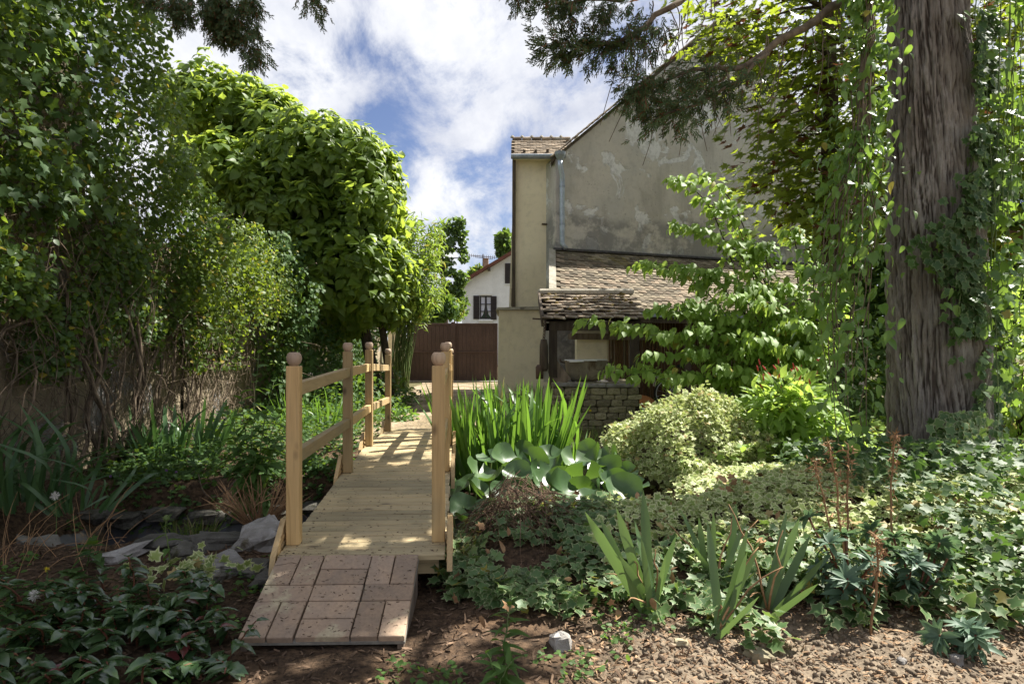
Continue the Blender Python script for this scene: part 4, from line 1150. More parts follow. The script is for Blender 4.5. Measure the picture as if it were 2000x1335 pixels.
FLUFF = noise_mat('seed_fluff', (.6, .58, .52), (.75, .72, .66), 30, .95, 0, var=.1)

def ell(n, c, r, shell=.35):
    """points in an ellipsoid, mostly near its skin; returns points and outward normals"""
    v = rdir(n); q = 1 - shell * RNG.random(n) ** 1.5
    return np.asarray(c) + v * q[:, None] * np.asarray(r), nrm(v / np.asarray(r))
def tubes(root, name, curves, radii, mat, k=5, separate=True):
    base = np.array(root.location)
    if separate:
        for c, r in zip(curves, radii): MB().tube(np.asarray(c) - base, r, k).build(name, mat, root, True)
    else:
        mb = MB()
        for c, r in zip(curves, radii): mb.tube(np.asarray(c) - base, r, k, False)
        tag(mb.build(name, mat, root, True), kind='stuff')
def taper(n, a, b): return np.linspace(a, b, n)

# ------------------------------------------------------------------ the big conifer on the right
TX, TY = 3.20, 5.25
con = thing('conifer_tree', 'huge old conifer trunk with furrowed grey brown bark at right', 'tree', (TX, TY, .1)); C0 = np.array(con.location)
na, nh = 300, 520
th = np.linspace(0, 2 * math.pi, na, endpoint=False); zz = np.concatenate([np.linspace(-.15, 4.6, nh - 40), np.linspace(4.7, 13, 40)])
TH, ZZ = np.meshgrid(th, zz)
rad = .295 + .06 * np.exp(-(ZZ + .15) / .5) - .022 * np.clip(ZZ - 2, 0, 9) + .035 * np.exp(-((ZZ - 1.2) / 1.0) ** 2)
rad = np.maximum(rad, .06)
rad = rad + .06 * np.exp(-np.clip(ZZ, 0, 9) / .5) * np.sin(TH * 5 + 1) + .018 * (fbm(np.cos(TH) * 1.2 + 4, np.sin(TH) * 1.2, ZZ * .6, 3) - .5) * 2
sx_, sy_ = np.cos(TH), np.sin(TH)
wx = .25 * (fbm(sx_ * 3, sy_ * 3, ZZ * 1.1, 3) - .5)
def ridg(f, fz, o): 
    a = (TH + wx + .06 * ZZ); n_ = fbm(np.cos(a) * f, np.sin(a) * f, ZZ * fz + o, 3); return 1 - np.abs(2 * n_ - 1) * 2.2
rg = np.clip(ridg(11.0, 1.9, 3), -.2, 1) * .5 + np.clip(ridg(25, 4.5, 9), -.2, 1) * .5
plate = fbm(sx_ * 14, sy_ * 14, ZZ * 7, 3)
groove = np.clip(rg, 0, 1) ** 1.5
disp = .042 * (.55 - groove) + .02 * (fbm(sx_ * 26, sy_ * 26, ZZ * 15, 2) - .5)
# a healed knot
kn = np.exp(-(((ZZ - 1.02) / .12) ** 2 + (((TH - (1.5 * math.pi + .25)) / .22) ** 2)))
R_ = rad + disp + .03 * kn - .05 * kn ** 4
lean = .03 * ZZ * 0
V = np.column_stack([(R_ * sx_ + .12 - .035 * ZZ).ravel(), (R_ * sy_).ravel(), (ZZ - 0).ravel()])
ii = (np.arange(nh - 1)[:, None] * na + np.arange(na)[None]); jj = (np.arange(nh - 1)[:, None] * na + (np.arange(na) + 1)[None] % na)
Q = np.stack([ii.ravel(), jj.ravel(), jj.ravel() + na, ii.ravel() + na], 1)
t = NT('furrowed_bark')
at = t.n('ShaderNodeAttribute', attribute_name='groove'); o_ = t.obj()
nb_ = t.noise(t.map(o_, (9, 9, 1.6)), 1.0, 5, .65); nf_ = t.noise(t.map(o_, (110, 110, 20)), 1.0, 4, .7)
c = t.mix(t.step(nb_, .35, .65), (.20, .175, .15), (.335, .31, .28))
c = t.mix(t.math('MULTIPLY', t.step(nf_, .45, .7), .5), c, (.12, .08, .055))
c = t.mix(t.math('MULTIPLY', t.step(t.noise(o_, 1.7, 5, .7), .52, .66), .45), c, (.3, .27, .22))
c = t.mix(t.math('MULTIPLY', t.step(at.outputs['Fac'], .35, .8), .85), c, (.06, .045, .036))
BARK = t.done(t.bsdf(c, .95, t.bump(nf_, .008, .8), 0, .12))
link('trunk', tri_mesh('trunk', V, Q, BARK, True, {'groove': groove.ravel()}), con)
# visible limbs: bare wood, then sprays of scaly twigs
def limb(P, r0, r1, name='branch', k=8, amp=.05, seed=0):
    P = wob(P, amp, seed, 2); MB().tube(P - C0, taper(len(P), r0, r1), k).build(name, BRANCHM, con, True); return P
l1 = limb(bez(PT(1740, -60, 5.0), PT(1560, 60, 4.6), PT(1455, 130, 4.4), 12), .035, .02, seed=1)
l1b = limb(bez(PT(1455, 130, 4.4), PT(1380, 150, 4.3), PT(1240, 165, 4.2), 10), .02, .006, seed=2)
l1c = limb(bez(PT(1500, 105, 4.45), PT(1400, 200, 4.2), PT(1275, 235, 4.1), 10), .014, .004, seed=3)
l2 = limb(bez(PT(1420, -60, 4.6), PT(1310, 20, 4.4), PT(1205, 85, 4.2), 12), .028, .012, seed=4)
l2b = limb(bez(PT(1205, 85, 4.2), PT(1130, 95, 4.1), PT(1072, 75, 4.0), 8), .012, .004, seed=5)
l3 = limb(bez(PT(1330, -40, 4.2), PT(1180, 25, 4.0), PT(1060, -5, 3.9), 10), .016, .006, seed=6)
l4 = limb(bez((2.9, 5.0, 4.3), (.4, 4.6, 3.9), (-1.5, 4.0, 3.55), 14), .05, .012, seed=7)
l4b = limb(bez((-1.5, 4.0, 3.55), (-1.7, 4.0, 3.4), PT(440, 60, 4.0), 8), .012, .004, seed=8)
sp_P, sp_D, sp_S = [], [], []
def spray(line, n, spread, size, droop=.5, t0=.2):
    m = len(line); u = t0 + (1 - t0) * RNG.random(n)
    i = np.clip((u * (m - 1)).astype(int), 0, m - 2); f = (u * (m - 1) - i)[:, None]
    c = line[i] * (1 - f) + line[i + 1] * f; ax = nrm(line[i + 1] - line[i])
    off = rdir(n) * spread * RNG.random(n)[:, None] ** .7; off[:, 2] *= .55; off[:, 2] -= droop * np.linalg.norm(off, axis=1)
    sp_P.append(c + off); sp_D.append(nrm(ax * .6 + off / spread * .8 + rdir(n) * .5 + np.array((0, 0, -.25)))); sp_S.append(RNG.uniform(.6, 1.2, n) * size)
spray(l2b, 230, .17, .1, .1, 0); spray(l2, 190, .2, .1, .5, .62); spray(l1b, 230, .28, .095, .35, .25); spray(l1c, 230, .22, .095, .1, .2); spray(l3, 110, .16, .1, .1, .35)
spray(bez(PT(1250, 120, 4.2), PT(1230, 170, 4.1), PT(1265, 205, 4.1), 6), 160, .14, .08, .2)
for a, b, n in ((PT(330, -20, 4.0), PT(350, 40, 4.0), 160), (PT(420, -20, 4.0), PT(455, 75, 4.0), 330), (PT(470, 10, 4.0), PT(497, 120, 4.0), 150), (PT(390, -10, 4), PT(430, 70, 4), 220), (PT(480, -20, 4.0), PT(490, 30, 4.0), 90), (PT(585, -40, 3.9), PT(620, 25, 3.9), 60), (PT(250, -30, 4.1), PT(300, 5, 4.1), 110), (PT(1005, -30, 4), PT(1020, 15, 4), 60), (PT(1090, -15, 4), PT(1110, 30, 4), 70), (PT(1170, 5, 4), PT(1175, 45, 4), 60)):
    spray(bez(a, (a + b) / 2 + np.array((.03, 0, 0)), b, 5), n, .085, .075, .1, 0)
# drooping bare twigs
tw_, tr_ = [], []
for i in range(46):
    s = (l1, l1b, l2)[i % 3]; p = s[RNG.integers(1, len(s) - 1)] + np.array((RNG.uniform(-.15, .15), RNG.uniform(-.1, .1), 0)); L = RNG.uniform(.2, .65)
    tw_.append(wob(bez(p, p + (RNG.uniform(-.1, .1), 0, -.1), p + (RNG.uniform(-.16, .1), RNG.uniform(-.1, .1), -L), 8), .03, i)); tr_.append(taper(8, .0045, .0018))
tubes(con, 'hanging_twig', tw_, tr_, BRANCHM, 4)
# crown above the picture, which shades the bridge and the left bank
lim = []
for i, e_ in enumerate(((8.2, 5.3, 6.4),)):  # one unseen limb added far right to shade the lower right corner
    p0 = np.array((TX, TY, 5.0 + .15 * i)); P = wob(bez(p0, (p0 + np.array(e_)) / 2 + (0, 0, .5), e_, 7), .08, i + 90); lim.append(P[[5, 5, 5, 6, 6, 6, 6]] + RNG.normal(size=(7, 3)) * .15)
    MB().tube(P - C0, taper(7, .05, .014), 5).build('branch', BRANCHM, con, True)
for i in range(64):
    z = 4.9 + 8.0 * i / 64; a = i * 2.4; Rm = (2.3 if z < 9 else 2.3 - (z - 9) * .35)
    if math.cos(a) > -.25 and math.sin(a) > -.9 and z < 10.5: continue
    p0 = np.array((TX - .012 * z, TY, z)); p1 = p0 + np.array((math.cos(a) * Rm - .35, math.sin(a) * Rm - .25, -.25 + .4 * random.random()))
    P = wob(bez(p0, (p0 + p1) / 2 + (0, 0, .25), p1, 7), .08, i); lim.append(P)
    MB().tube(P - C0, taper(7, .045, .012), 5).build('branch', BRANCHM, con, True)
nS = 0
bP, bD, bS = [], [], []
for P in lim:
    n = 80; u = .2 + .8 * RNG.random(n); i = np.clip((u * 6).astype(int), 0, 5); f = (u * 6 - i)[:, None]
    c = P[i] * (1 - f) + P[i + 1] * f; off = rdir(n) * RNG.uniform(.05, .55, n)[:, None]; off[:, 2] = off[:, 2] * .4 - .12
    bP.append(c + off); bD.append(nrm(off + (P[-1] - P[0]) * .2 + rdir(n) * .2)); bS.append(RNG.uniform(.35, .6, n))
sp_P, sp_D, sp_S = map(np.concatenate, (sp_P, sp_D, sp_S))
leaves(con, SPRIGS, sp_P, sp_D, rdir(len(sp_P), 1.0), sp_S, CONIF, 300, 'twig_spray', 'twig_spray_mass', 12)
bP, bD, bS = map(np.concatenate, (bP, bD, bS))
leaves(con, SPRIG_BIG, bP, bD, rdir(len(bP), 1.2), bS, CONIF, 0, 'twig_spray', 'shade_crown_mass')

# ------------------------------------------------------------------ maple behind the conifer
map_ = thing('maple_tree', 'maple with dark reddish green lobed leaves hanging left of the conifer trunk', 'tree', (5.3, 11.2, .05)); M0 = np.array(map_.location)
mt = wob(bez((5.3, 11.2, -.1), (5.2, 11.0, 4), (4.4, 10.0, 9), 16), .1, 3)
MB().tube(mt - M0, taper(16, .2, .06), 12).build('trunk', DARKBR, map_, True)
cl_c = []
poly_l = [(0, 1300), (60, 1330), (100, 1375), (200, 1415), (250, 1440), (300, 1455), (360, 1430), (420, 1470), (470, 1580)]
while len(cl_c) < 210:
    py = RNG.uniform(-60, 465); lo = np.interp(py, [q[0] for q in poly_l], [q[1] for q in poly_l]); px = lo + (1760 - lo) * RNG.random() ** .85
    if py > 300 and px > 1690: continue
    dd = RNG.uniform(10.0, 11.6); cl_c.append(PT(px, py, dd))
for i in range(110): cl_c.append(PT(RNG.uniform(1880, 2040), RNG.uniform(-40, 560), RNG.uniform(10.2, 12.0)))
P, D, N, S = [], [], [], []
br = []
for c in cl_c:
    n = 17; o_ = RNG.normal(size=(n, 3)) * np.array((.32, .3, .13)); P.append(c + o_)
    D.append(nrm(o_ * np.array((1, 1, .2)) + np.array((-.3, -.2, -.22)) + rdir(n) * .35)); N.append(nrm(rdir(n) * .45 + np.array((-.1, -.15, 1)))); S.append(RNG.uniform(.15, .26, n))
    br.append((c, RNG.random()))
br.sort(key=lambda k: k[1])
for k, (c, _) in enumerate(br[:60]):
    h = mt[int(np.clip((c[2] + .8) / 9 * 15, 4, 15))]
    q = wob(bez(h, (h + c) / 2 + (0, 0, .5), c, 9), .06, k); MB().tube(q - M0, taper(9, .03, .004), 5).build('branch', DARKBR, map_, True)
P, D, N, S = map(np.concatenate, (P, D, N, S))
leaves(map_, MAPLE, P, D, N, S, MAPLEL, 300)
hi = []  # unseen leaf blobs and limbs, added overhead to shade deck and left wall
for c, r, n in (((1.7, 9.4, 9.4), (2.0, 1.9, 1.3), 640), ((.8, 8.6, 11.0), (2.2, 2.0, 1.4), 640), ((3.6, 9.3, 10.6), (1.2, 1.3, 1.2), 300), ((3.2, 7.2, 7.6), (1.8, 1.45, .8), 800), ((2.0, 8.0, 8.2), (1.3, 1.3, .8), 450)):
    p, nn = ell(n, c, r, .9); hi.append(p)
    q = wob(bez(mt[-4], (mt[-4] + np.array(c)) / 2 + (0, 0, .4), c, 9), .1, n); MB().tube(q - M0, taper(9, .07, .02), 6).build('branch', DARKBR, map_, True)
P = np.concatenate(hi); n = len(P)
leaves(map_, MAPLE, P, rdir(n), rdir(n, 1.5), RNG.uniform(.2, .34, n), MAPLEL, 0, 'leaf', 'shade_crown_mass')

HEARTN = fan1(polar(sym([(0, .64), (12, .40), (36, .33), (70, .32), (100, .33), (130, .36), (155, .38), (174, .28)]), (0, .36)), (0, .32), cup(0.5, 0.45))
# ------------------------------------------------------------------ catalpa overhanging the wall
cat = thing('catalpa_tree', 'round headed tree with big bright green heart shaped leaves overhanging the path', 'tree', (X(742, 12.6), 12.6, 0)); K0 = np.array(cat.location)
lobes = [(585, 360, 12.2, (1.75, 1.2, 1.25), 1500), (455, 225, 12.6, (1.15, .9, .75), 900), (400, 190, 12.8, (.75, .8, .5), 350), (520, 235, 12.4, (.7, .7, .55), 400), (440, 335, 11.4, (.8, .7, .5), 600), (640, 330, 12.0, (1.15, 1.1, .9), 1300),
         (715, 400, 11.9, (.72, .95, 1.15), 1000), (560, 400, 11.3, (.9, .7, .7), 800), (650, 500, 11.5, (1.05, .8, .8), 900), (735, 520, 11.9, (.5, .7, .85), 550), (480, 480, 11.3, (.7, .6, .6), 450), (560, 560, 11.6, (.85, .7, .6), 600), (690, 580, 12.2, (.75, .7, .55), 600), (620, 610, 12.4, (.8, .6, .5), 450), (760, 560, 12.4, (.35, .5, .7), 350)]
P, D, NN = [], [], []
for px, py, d, r, n in lobes:
    c_, nn = ell(int(n * 3.0 / 8), PT(px, py, d), r, .3)
    c_ = c_ + nn * (.85 * (fbm(c_[:, 0] * 1.6, c_[:, 1] * 1.6, c_[:, 2] * 1.6, 3) - .5))[:, None]
    for cc_, o_ in zip(c_, nn):
        m = 8; q = rdir(m); q = nrm(q - (q @ o_)[:, None] * o_ * .85)
        dn = nrm(q + o_ * .25 + np.array((0, 0, -.55)) + rdir(m) * .2)
        P.append(cc_ + q * RNG.uniform(.02, .14, m)[:, None]); D.append(dn); NN.append(nrm(o_ * .7 + np.array((0, 0, .7)) + q * .3 + rdir(m) * .25))
P, D, NN = map(np.concatenate, (P, D, NN)); n = len(P)
leaves(cat, [HEART, OVATE_W, HEARTN], P, D, NN, .085 + .13 * RNG.random(n), CATALPA, 300)
ct = wob(bez(K0 + (0, 0, -.1), K0 + (-.1, 0, 1), K0 + (-.5, 0, 2.2), 8), .05, 2)
MB().tube(ct - K0, taper(8, .12, .09), 9).build('trunk', DARKBR, cat, True)
ct2 = wob(bez(K0 + (.2, .1, -.1), K0 + (.25, 0, 1), K0 + (-.1, -.2, 2.2), 8), .05, 4); MB().tube(ct2 - K0, taper(8, .08, .06), 9).build('trunk', DARKBR, cat, True)
for k, (px, py, d, r, n) in enumerate(lobes):
    c = PT(px, py, d); q = wob(bez(ct[-1], (ct[-1] + c) / 2 + (0, 0, .2), c, 8), .1, k); MB().tube(q - K0, taper(8, .06, .02), 6).build('limb', DARKBR, cat, True)

# ------------------------------------------------------------------ climber on the near part of the left wall
vine = thing('wall_climber', 'large tangled climber with small leaves covering the tall left wall', 'climber', (-3.8, 6, 0)); V0 = np.array(vine.location)
def ztop(y): return np.interp(y, [3.5, 5.3, 5.9, 6.6, 7.3, 8.0, 8.8, 9.6], [5.0, 4.9, 4.55, 3.75, 2.95, 2.6, 2.45, 2.2])
def zbot(y): return 1.5 - .12 * (y - 5) + .9 * (fbm(y * 1.3, 4.0, 0, 3) - .5)
n = 62000; y = RNG.uniform(3.4, 9.4, n); z = RNG.uniform(.9, 5.0, n); zt, zb_ = ztop(y) + .5 * (fbm(y * 2.2, 9.0, 0, 3) - .5), zbot(y) - .9 * (fbm(y * 3.3, 31.0, 0, 3) > .53)
cl_ = fbm(y * 2.4, z * 2.4, 2.0, 3)
m = (z < zt) & (z > zb_) & (RNG.random(n) < sstep(.28, .5, cl_) + .15)
y, z, cl_ = y[m], z[m], cl_[m]; n = len(y)
bul = .22 + .75 * sstep(1.2, 3.0, z) * fbm(y * .9, z * .9, 7.0, 2) + .35 * (cl_ - .4)
x = -3.98 + bul * RNG.random(n) ** .45
P = np.column_stack([x, y, z]); D = nrm(np.array((.45, -.15, -.5)) + rdir(n) * .9); N = nrm(np.array((.6, -.35, .6)) + rdir(n) * .8)
leaves(vine, [ROUND, OVATE_W], P, D, N, RNG.uniform(.038, .068, n), VINEL, 300)
n = 11000; y = RNG.uniform(5.2, 7.9, n); z = RNG.uniform(1.9, 4.6, n); m = z < ztop(y) - .05; y, z = y[m], z[m]; n = len(y); P = np.column_stack([-4.0 - RNG.uniform(0, .45, n), y, z])
leaves(vine, [ROUND, OVATE_W], P, nrm(np.array((.45, -.15, -.5)) + rdir(n) * .9), nrm(np.array((.6, -.35, .6)) + rdir(n) * .8), RNG.uniform(.045, .075, n), VINEL, 0, mass='inner_leaf_mass')
# broader lobed leaves high on the left
n = 420; y = RNG.uniform(3.9, 5.6, n); z = RNG.uniform(2.2, 4.6, n); P = np.column_stack([-3.95 + RNG.uniform(.2, .75, n), y, z])
leaves(vine, IVY, P, nrm(np.array((.3, -.2, -.8)) + rdir(n) * .5), nrm(np.array((.7, -.4, .4)) + rdir(n) * .5), RNG.uniform(.07, .14, n), DARKL, 120)
cur, rr_ = [], []
for i in range(2500):
    y = RNG.uniform(3.6, 9.6); z = RNG.uniform(.0, min(3.6, float(ztop(y)))); a = np.array((-3.96 + RNG.uniform(.02, .35), y, z)); L = RNG.uniform(.25, 1.1)
    dr = rdir(1)[0] * np.array((.25, 1, 1.1)); b = a + dr * L; b[0] = np.clip(b[0], -3.97, -3.4); b[2] = max(b[2], .02)
    cur.append(wob(bez(a, (a + b) / 2 + rdir(1)[0] * .16 * np.array((.4, 1, 1)), b, 6), .05, i)); rr_.append(taper(6, RNG.uniform(.002, .005), .0015))
tubes(vine, 'twig_tangle', cur, rr_, TWIGM, 3, False)
for i in range(46):
    y = RNG.uniform(3.7, 8.3); a = np.array((-3.8, y, -.02)); b = np.array((-3.9 + RNG.uniform(0, .15), y + RNG.uniform(-1.1, 1.1), RNG.uniform(1.3, 2.6)))
    q = wob(bez(a, np.array((-3.7, y + RNG.uniform(-1, 1), RNG.uniform(.4, 1.2))), b, 14), .14, i + 50, 1.5); r = RNG.uniform(.007, .024)
    MB().tube(q - V0, taper(14, r, r * .55), 7).build('stem', TWIGM, vine, True)

v2 = thing('grille_climber', 'yellowing small leaved climber spilling over the iron grille', 'climber', (-3.7, 9.2, 2.3))
n = 6500; y = RNG.uniform(7.3, 10.6, n); zc_ = 2.15 + .25 * np.sin(y * 3); z = zc_ + .55 * RNG.normal(size=n) * .7 - .3 * RNG.random(n); x = -3.75 + .55 * RNG.random(n) ** .7
P = np.column_stack([x, y, np.clip(z, .95, 2.75)]); P = P[fbm(y * 2.6, P[:, 2] * 2.6, 3.3, 3) > .46]; n = len(P); leaves(v2, [OVATE, ROUND], P, nrm(np.array((.4, -.2, -.6)) + rdir(n) * .8), nrm(np.array((.4, -.4, .7)) + rdir(n) * .7), RNG.uniform(.035, .06, n),
    leaf_mat('yellow_climber_leaf', (.055, .105, .02), (.12, .175, .03), (.32, .42, .03), .5, .35, .42, (.4, .33, .04), .035), 300)
cs, rs = [], []
for i in range(26):
    y = RNG.uniform(8.0, 10.2); a = np.array((-3.5, y, 2.1)); L = RNG.uniform(.3, .9); q = wob(bez(a, a + (.15, -.05, -.1), a + (.18, RNG.uniform(-.2, .2), -L), 8), .03, i + 7); cs.append(q); rs.append(taper(8, .004, .002))
tubes(v2, 'hanging_stem', cs, rs, BRANCHM, 4)
P = np.concatenate([c[RNG.integers(1, 8, 16)] + rdir(16) * .04 for c in cs]); n = len(P)
leaves(v2, [ROUND], P, nrm(rdir(n) + (0, 0, -.6)), rdir(n, .8), RNG.uniform(.035, .055, n), MATS['yellow_climber_leaf'], 0, mass='trailing_leaf_mass')

v3 = thing('wall_ivy', 'dark ivy tangle hanging over the wall under the bright tree', 'ivy', (-3.6, 12, 0)); I0 = np.array(v3.location)
n = 19000; y = RNG.uniform(9.9, 17, n); z = RNG.uniform(.1, 2.9, n); m = fbm(y * 1.6, z * 1.6, 4.0, 3) > .36; y, z = y[m], z[m]; n = len(y); x = -3.95 + (.35 + 1.0 * fbm(y, z, 5.0, 2)) * RNG.random(n) ** .5
leaves(v3, [IVY, OVATE_W], np.column_stack([x, y, z]), nrm(np.array((.4, -.2, -.7)) + rdir(n) * .6), nrm(np.array((.6, -.4, .5)) + rdir(n) * .6), RNG.uniform(.05, .09, n), DARKL, 300)
cur, rr_ = [], []
for i in range(420):
    y = RNG.uniform(10.2, 15); a = np.array((-3.5 + RNG.uniform(-.2, .25), y, RNG.uniform(.3, 2.5))); b = a + rdir(1)[0] * RNG.uniform(.3, .8)
    cur.append(wob(bez(a, (a + b) / 2 + rdir(1)[0] * .15, b, 6), .05, i)); rr_.append(taper(6, .005, .002))
tubes(v3, 'twig_tangle', cur, rr_, TWIGM, 3, False)
# ------------------------------------------------------------------ trees and shrubs beyond the gate
def far_tree(name, label, px, d, base_py, blobs, mat, tms, size, trunk=.12, group=None, grow=1.0):
    o = thing(name, label, 'tree', (X(px, d), d, 0), group); B0 = np.array(o.location)
    zt = max(Z(b[1], d) for b in blobs)
    q = wob(bez(B0, B0 + (0, 0, zt * .5), (X(blobs[0][0], d), d, zt * .93), 10), .15, px)
    MB().tube(q - B0, taper(10, trunk, trunk * .25), 8).build('trunk', DARKBR, o, True)
    P, N = [], []
    for bx, by, rx, rz, n in blobs:
        c = PT(bx, by, d + RNG.uniform(-.3, .3)); r = (rx / F * d, rx / F * d, rz / F * d); p, nn = ell(n, c, r, .8); P.append(p); N.append(nn)
        if trunk > .05:
            s = q[int(np.clip(np.searchsorted(q[:, 2], c[2] - .3), 1, 9))]; MB().tube(wob(bez(s, (s + c) / 2 + (0, 0, .1), c, 6), .05, int(bx)) - B0, taper(6, trunk * .25, .01), 5).build('branch', DARKBR, o, True)
    P, N = np.concatenate(P), np.concatenate(N); n = len(P)
    leaves(o, tms, P, nrm(N * .5 + rdir(n) + np.array((0, 0, -.5))), nrm(N * .4 + rdir(n) + np.array((0, 0, .6))), RNG.uniform(.75, 1.25, n) * size, mat, 300)
    return o
pb = []
rr = random.Random(4)
for k in range(30):
    t_ = k / 29; pb.append((872 + rr.uniform(-36, 38) * (1 - .45 * abs(t_ - .45)) + (8 if t_ > .8 else 0), 622 - 190 * t_, rr.uniform(9, 17), rr.uniform(6, 11), 95))
pb += [(903, 470, 9, 10, 90), (899, 442, 6, 5, 50), (905, 488, 8, 7, 80), (893, 560, 10, 6, 80)]
far_tree('poplar_tree', 'tall airy poplar against the sky left of the white house', 872, 34, 640, pb, POPL, [OVATE_W], .19, .22)
far_tree('garden_tree', 'dark leafy tree crown peeping out behind the annex left edge', 990, 52, 640, [(985, 470, 16, 18, 420), (996, 490, 18, 20, 420), (980, 492, 9, 9, 160)], POPL, [OVATE_W], .42, .2)
far_tree('hedge_shrub', 'dark green shrub just behind the left gate leaf', 850, 27, 640, [(845, 605, 30, 26, 700), (872, 600, 22, 24, 500), (830, 600, 22, 30, 400)], DARKL, [OVATE_W], .2, .06)
far_tree('yellow_shrub', 'yellow green bush between the poplar and white house wall', 893, 30, 640, [(893, 606, 13, 20, 420), (880, 590, 10, 14, 200)], BAMB, [OVATE], .17, .06)
far_tree('sapling_tree', 'pale small tree top showing above the white house eave', 925, 44, 640, [(926, 530, 10, 8, 160), (915, 540, 8, 6, 100), (935, 522, 6, 4, 60)], BAMB, [OVATE], .25, .06)
# narrow leaved shrub right of the catalpa
wi = thing('willow_shrub', 'tall light green narrow leaved shrub beside the gate pier', 'shrub', (X(778, 17), 17, .05)); S0 = np.array(wi.location)
P, D = [], []
for i in range(64):
    tip = PT(rr.uniform(772, 862), rr.uniform(425, 610), 17 + rr.uniform(-.7, .7)); a = S0 + (rr.uniform(-.25, .25), rr.uniform(-.2, .2), 0)
    q = wob(bez(a, np.array(((a[0] * .6 + tip[0] * .4), a[1], tip[2] * .95)), tip, 12), .05, i); MB().tube(q - S0, taper(12, .014, .004), 5).build('cane', GREENST, wi, True)
    k = RNG.integers(6, 12, 70); P.append(q[k] + RNG.normal(size=(70, 3)) * .1); D.append(nrm(RNG.normal(size=(70, 3)) + np.array((.2, -.1, -.3))))
P, D = np.concatenate(P), np.concatenate(D)
leaves(wi, NARROW, P, D, rdir(len(P), .8), RNG.uniform(.13, .24, len(P)), BAMB, 300)
for (px, py, d, r, n, lab, m) in (((690, 790, 10.5, (.55, .6, .5), 700, 'dark leafy bush along the path, left of the far bridge end', DARKL)),
                            ((745, 775, 12.5, (.5, .8, .5), 700, 'dark bush with pale flowers at the foot of the bright tree', DARKL)),
                            ((700, 730, 13.5, (.7, .8, .6), 700, 'ivy bush under the round headed tree by the wall', DARKL)),
                            ((782, 815, 10.4, (.25, .4, .16), 260, 'low grassy tuft on the gravel behind the far left post', WEED))):
    c = PT(px, py, d); c[2] = max(r[2] * .75, .1); o = thing('path_bush', lab, 'bush', (c[0], c[1], .05)); p, nn = ell(n, c, r, .8); p[:, 2] = np.maximum(p[:, 2], .1)
    for k in range(7):
        e_ = c + rdir(1)[0] * np.array(r) * .7; MB().tube(wob(bez((c[0], c[1], .03), (c[0], c[1], c[2]), e_, 6), .04, k) - np.array(o.location), taper(6, .012, .004), 5).build('stem', DARKBR, o, True)
    leaves(o, [OVATE_W, OVATE], p, nrm(nn + rdir(n) * .8 + (0, 0, -.3)), nrm(nn * .4 + rdir(n) * .6 + (0, 0, .8)), RNG.uniform(.06, .1, n), m, 200)

# ------------------------------------------------------------------ blades: irises and their kin
def blade(w=.028, segs=7, bend=.25, fold=.25, twist=0.0, tipbend=0.0):
    V, e, T = [], [], []
    for i in range(segs + 1):
        t_ = i / segs; wd = w * (1 - .25 * t_) * (1 if t_ < .75 else max(0, (1 - t_) / .25) ** .7)
        y = t_ * math.cos(bend * t_) ; z = -bend * t_ * t_ * .5 - tipbend * max(0, t_ - .55) ** 2 * 3
        if tipbend: y -= tipbend * max(0, t_ - .6) ** 2
        V += [(-wd, y, z + fold * wd), (0, y, z), (wd, y, z + fold * wd)]; e += [1, 0, 1]
    for i in range(segs):
        a = 3 * i; T += [(a, a + 1, a + 4), (a, a + 4, a + 3), (a + 1, a + 2, a + 5), (a + 1, a + 5, a + 4)]
    return np.array(V), np.array(T), np.array(e, float)
BL = [blade(.022, 7, .15), blade(.02, 7, .35), blade(.024, 8, .3, .25, 0, .5), blade(.018, 7, .08)]
BLW = [blade(.045, 7, .12), blade(.05, 7, .3), blade(.042, 8, .25, .2, 0, .6), blade(.05, 7, .2)]
GB = [blade(.014, 5, .5), blade(.012, 6, .7, .2, 0, .7), blade(.01, 5, .3)]
def clump(name, label, cat, c, r, n, h, tms, mat, lean=.3, cat_z=None, yscale=.7, up=1.0, nmax=300):
    o = thing(name, label, cat, tuple(c)); c = np.asarray(c, float)
    a = RNG.uniform(0, 2 * math.pi, n); q = np.sqrt(RNG.random(n)); off = np.column_stack([np.cos(a) * q * r, np.sin(a) * q * r * yscale, np.zeros(n)])
    P = c + off; D = nrm(np.column_stack([off[:, 0] / r * lean + RNG.normal(size=n) * .09, off[:, 1] / r * lean + RNG.normal(size=n) * .09, np.full(n, up)]))
    N = nrm(np.column_stack([np.cos(a) + RNG.normal(size=n) * .8, np.sin(a) + RNG.normal(size=n) * .8, np.full(n, .3)]) )
    leaves(o, tms, P, D, -N if False else N, RNG.uniform(h[0], h[1], n), mat, nmax, 'blade', 'blade_mass', 4, True)
    return o
zb0 = float(hgt(.1, 6.4))
clump('water_iris', 'big upright bright green water iris clump right of the bridge', 'iris', (-.06, 6.5, -.12), .55, 270, (.62, 1.12), BL + [BL[0], BL[3]], IRISL, .36)
clump('water_iris', 'smaller iris tuft behind the lily leaves, leaning towards the curb', 'iris', (.45, 6.5, -.1), .22, 40, (.45, .75), BL, IRISL, .6)
clump('bank_iris', 'broad leaved iris clump in shade below the iron grille', 'iris', (X(350, 6.9), 6.9, .05), .55, 70, (.35, .68), BLW, IRISD, .85)
clump('bank_iris', 'second shaded iris fan left of the large bank iris', 'iris', (X(232, 6.6), 6.7, .05), .3, 30, (.3, .52), BLW, IRISD, .8)
clump('daylily', 'arching daylily leaves at the far left edge in shade', 'daylily', (X(45, 4.75), 4.75, .08), .32, 46, (.45, .8), [blade(.028, 9, .6, .2, 0, .9), blade(.03, 9, .5, .2, 0, 1.1)], IRISD, .85)
clump('daylily', 'low arching leaf clump on the left bank above the liner', 'daylily', (X(125, 4.6), 4.75, .05), .2, 26, (.35, .55), [blade(.03, 9, .7, .2, 0, 1.0)], IRISD, 1.1)
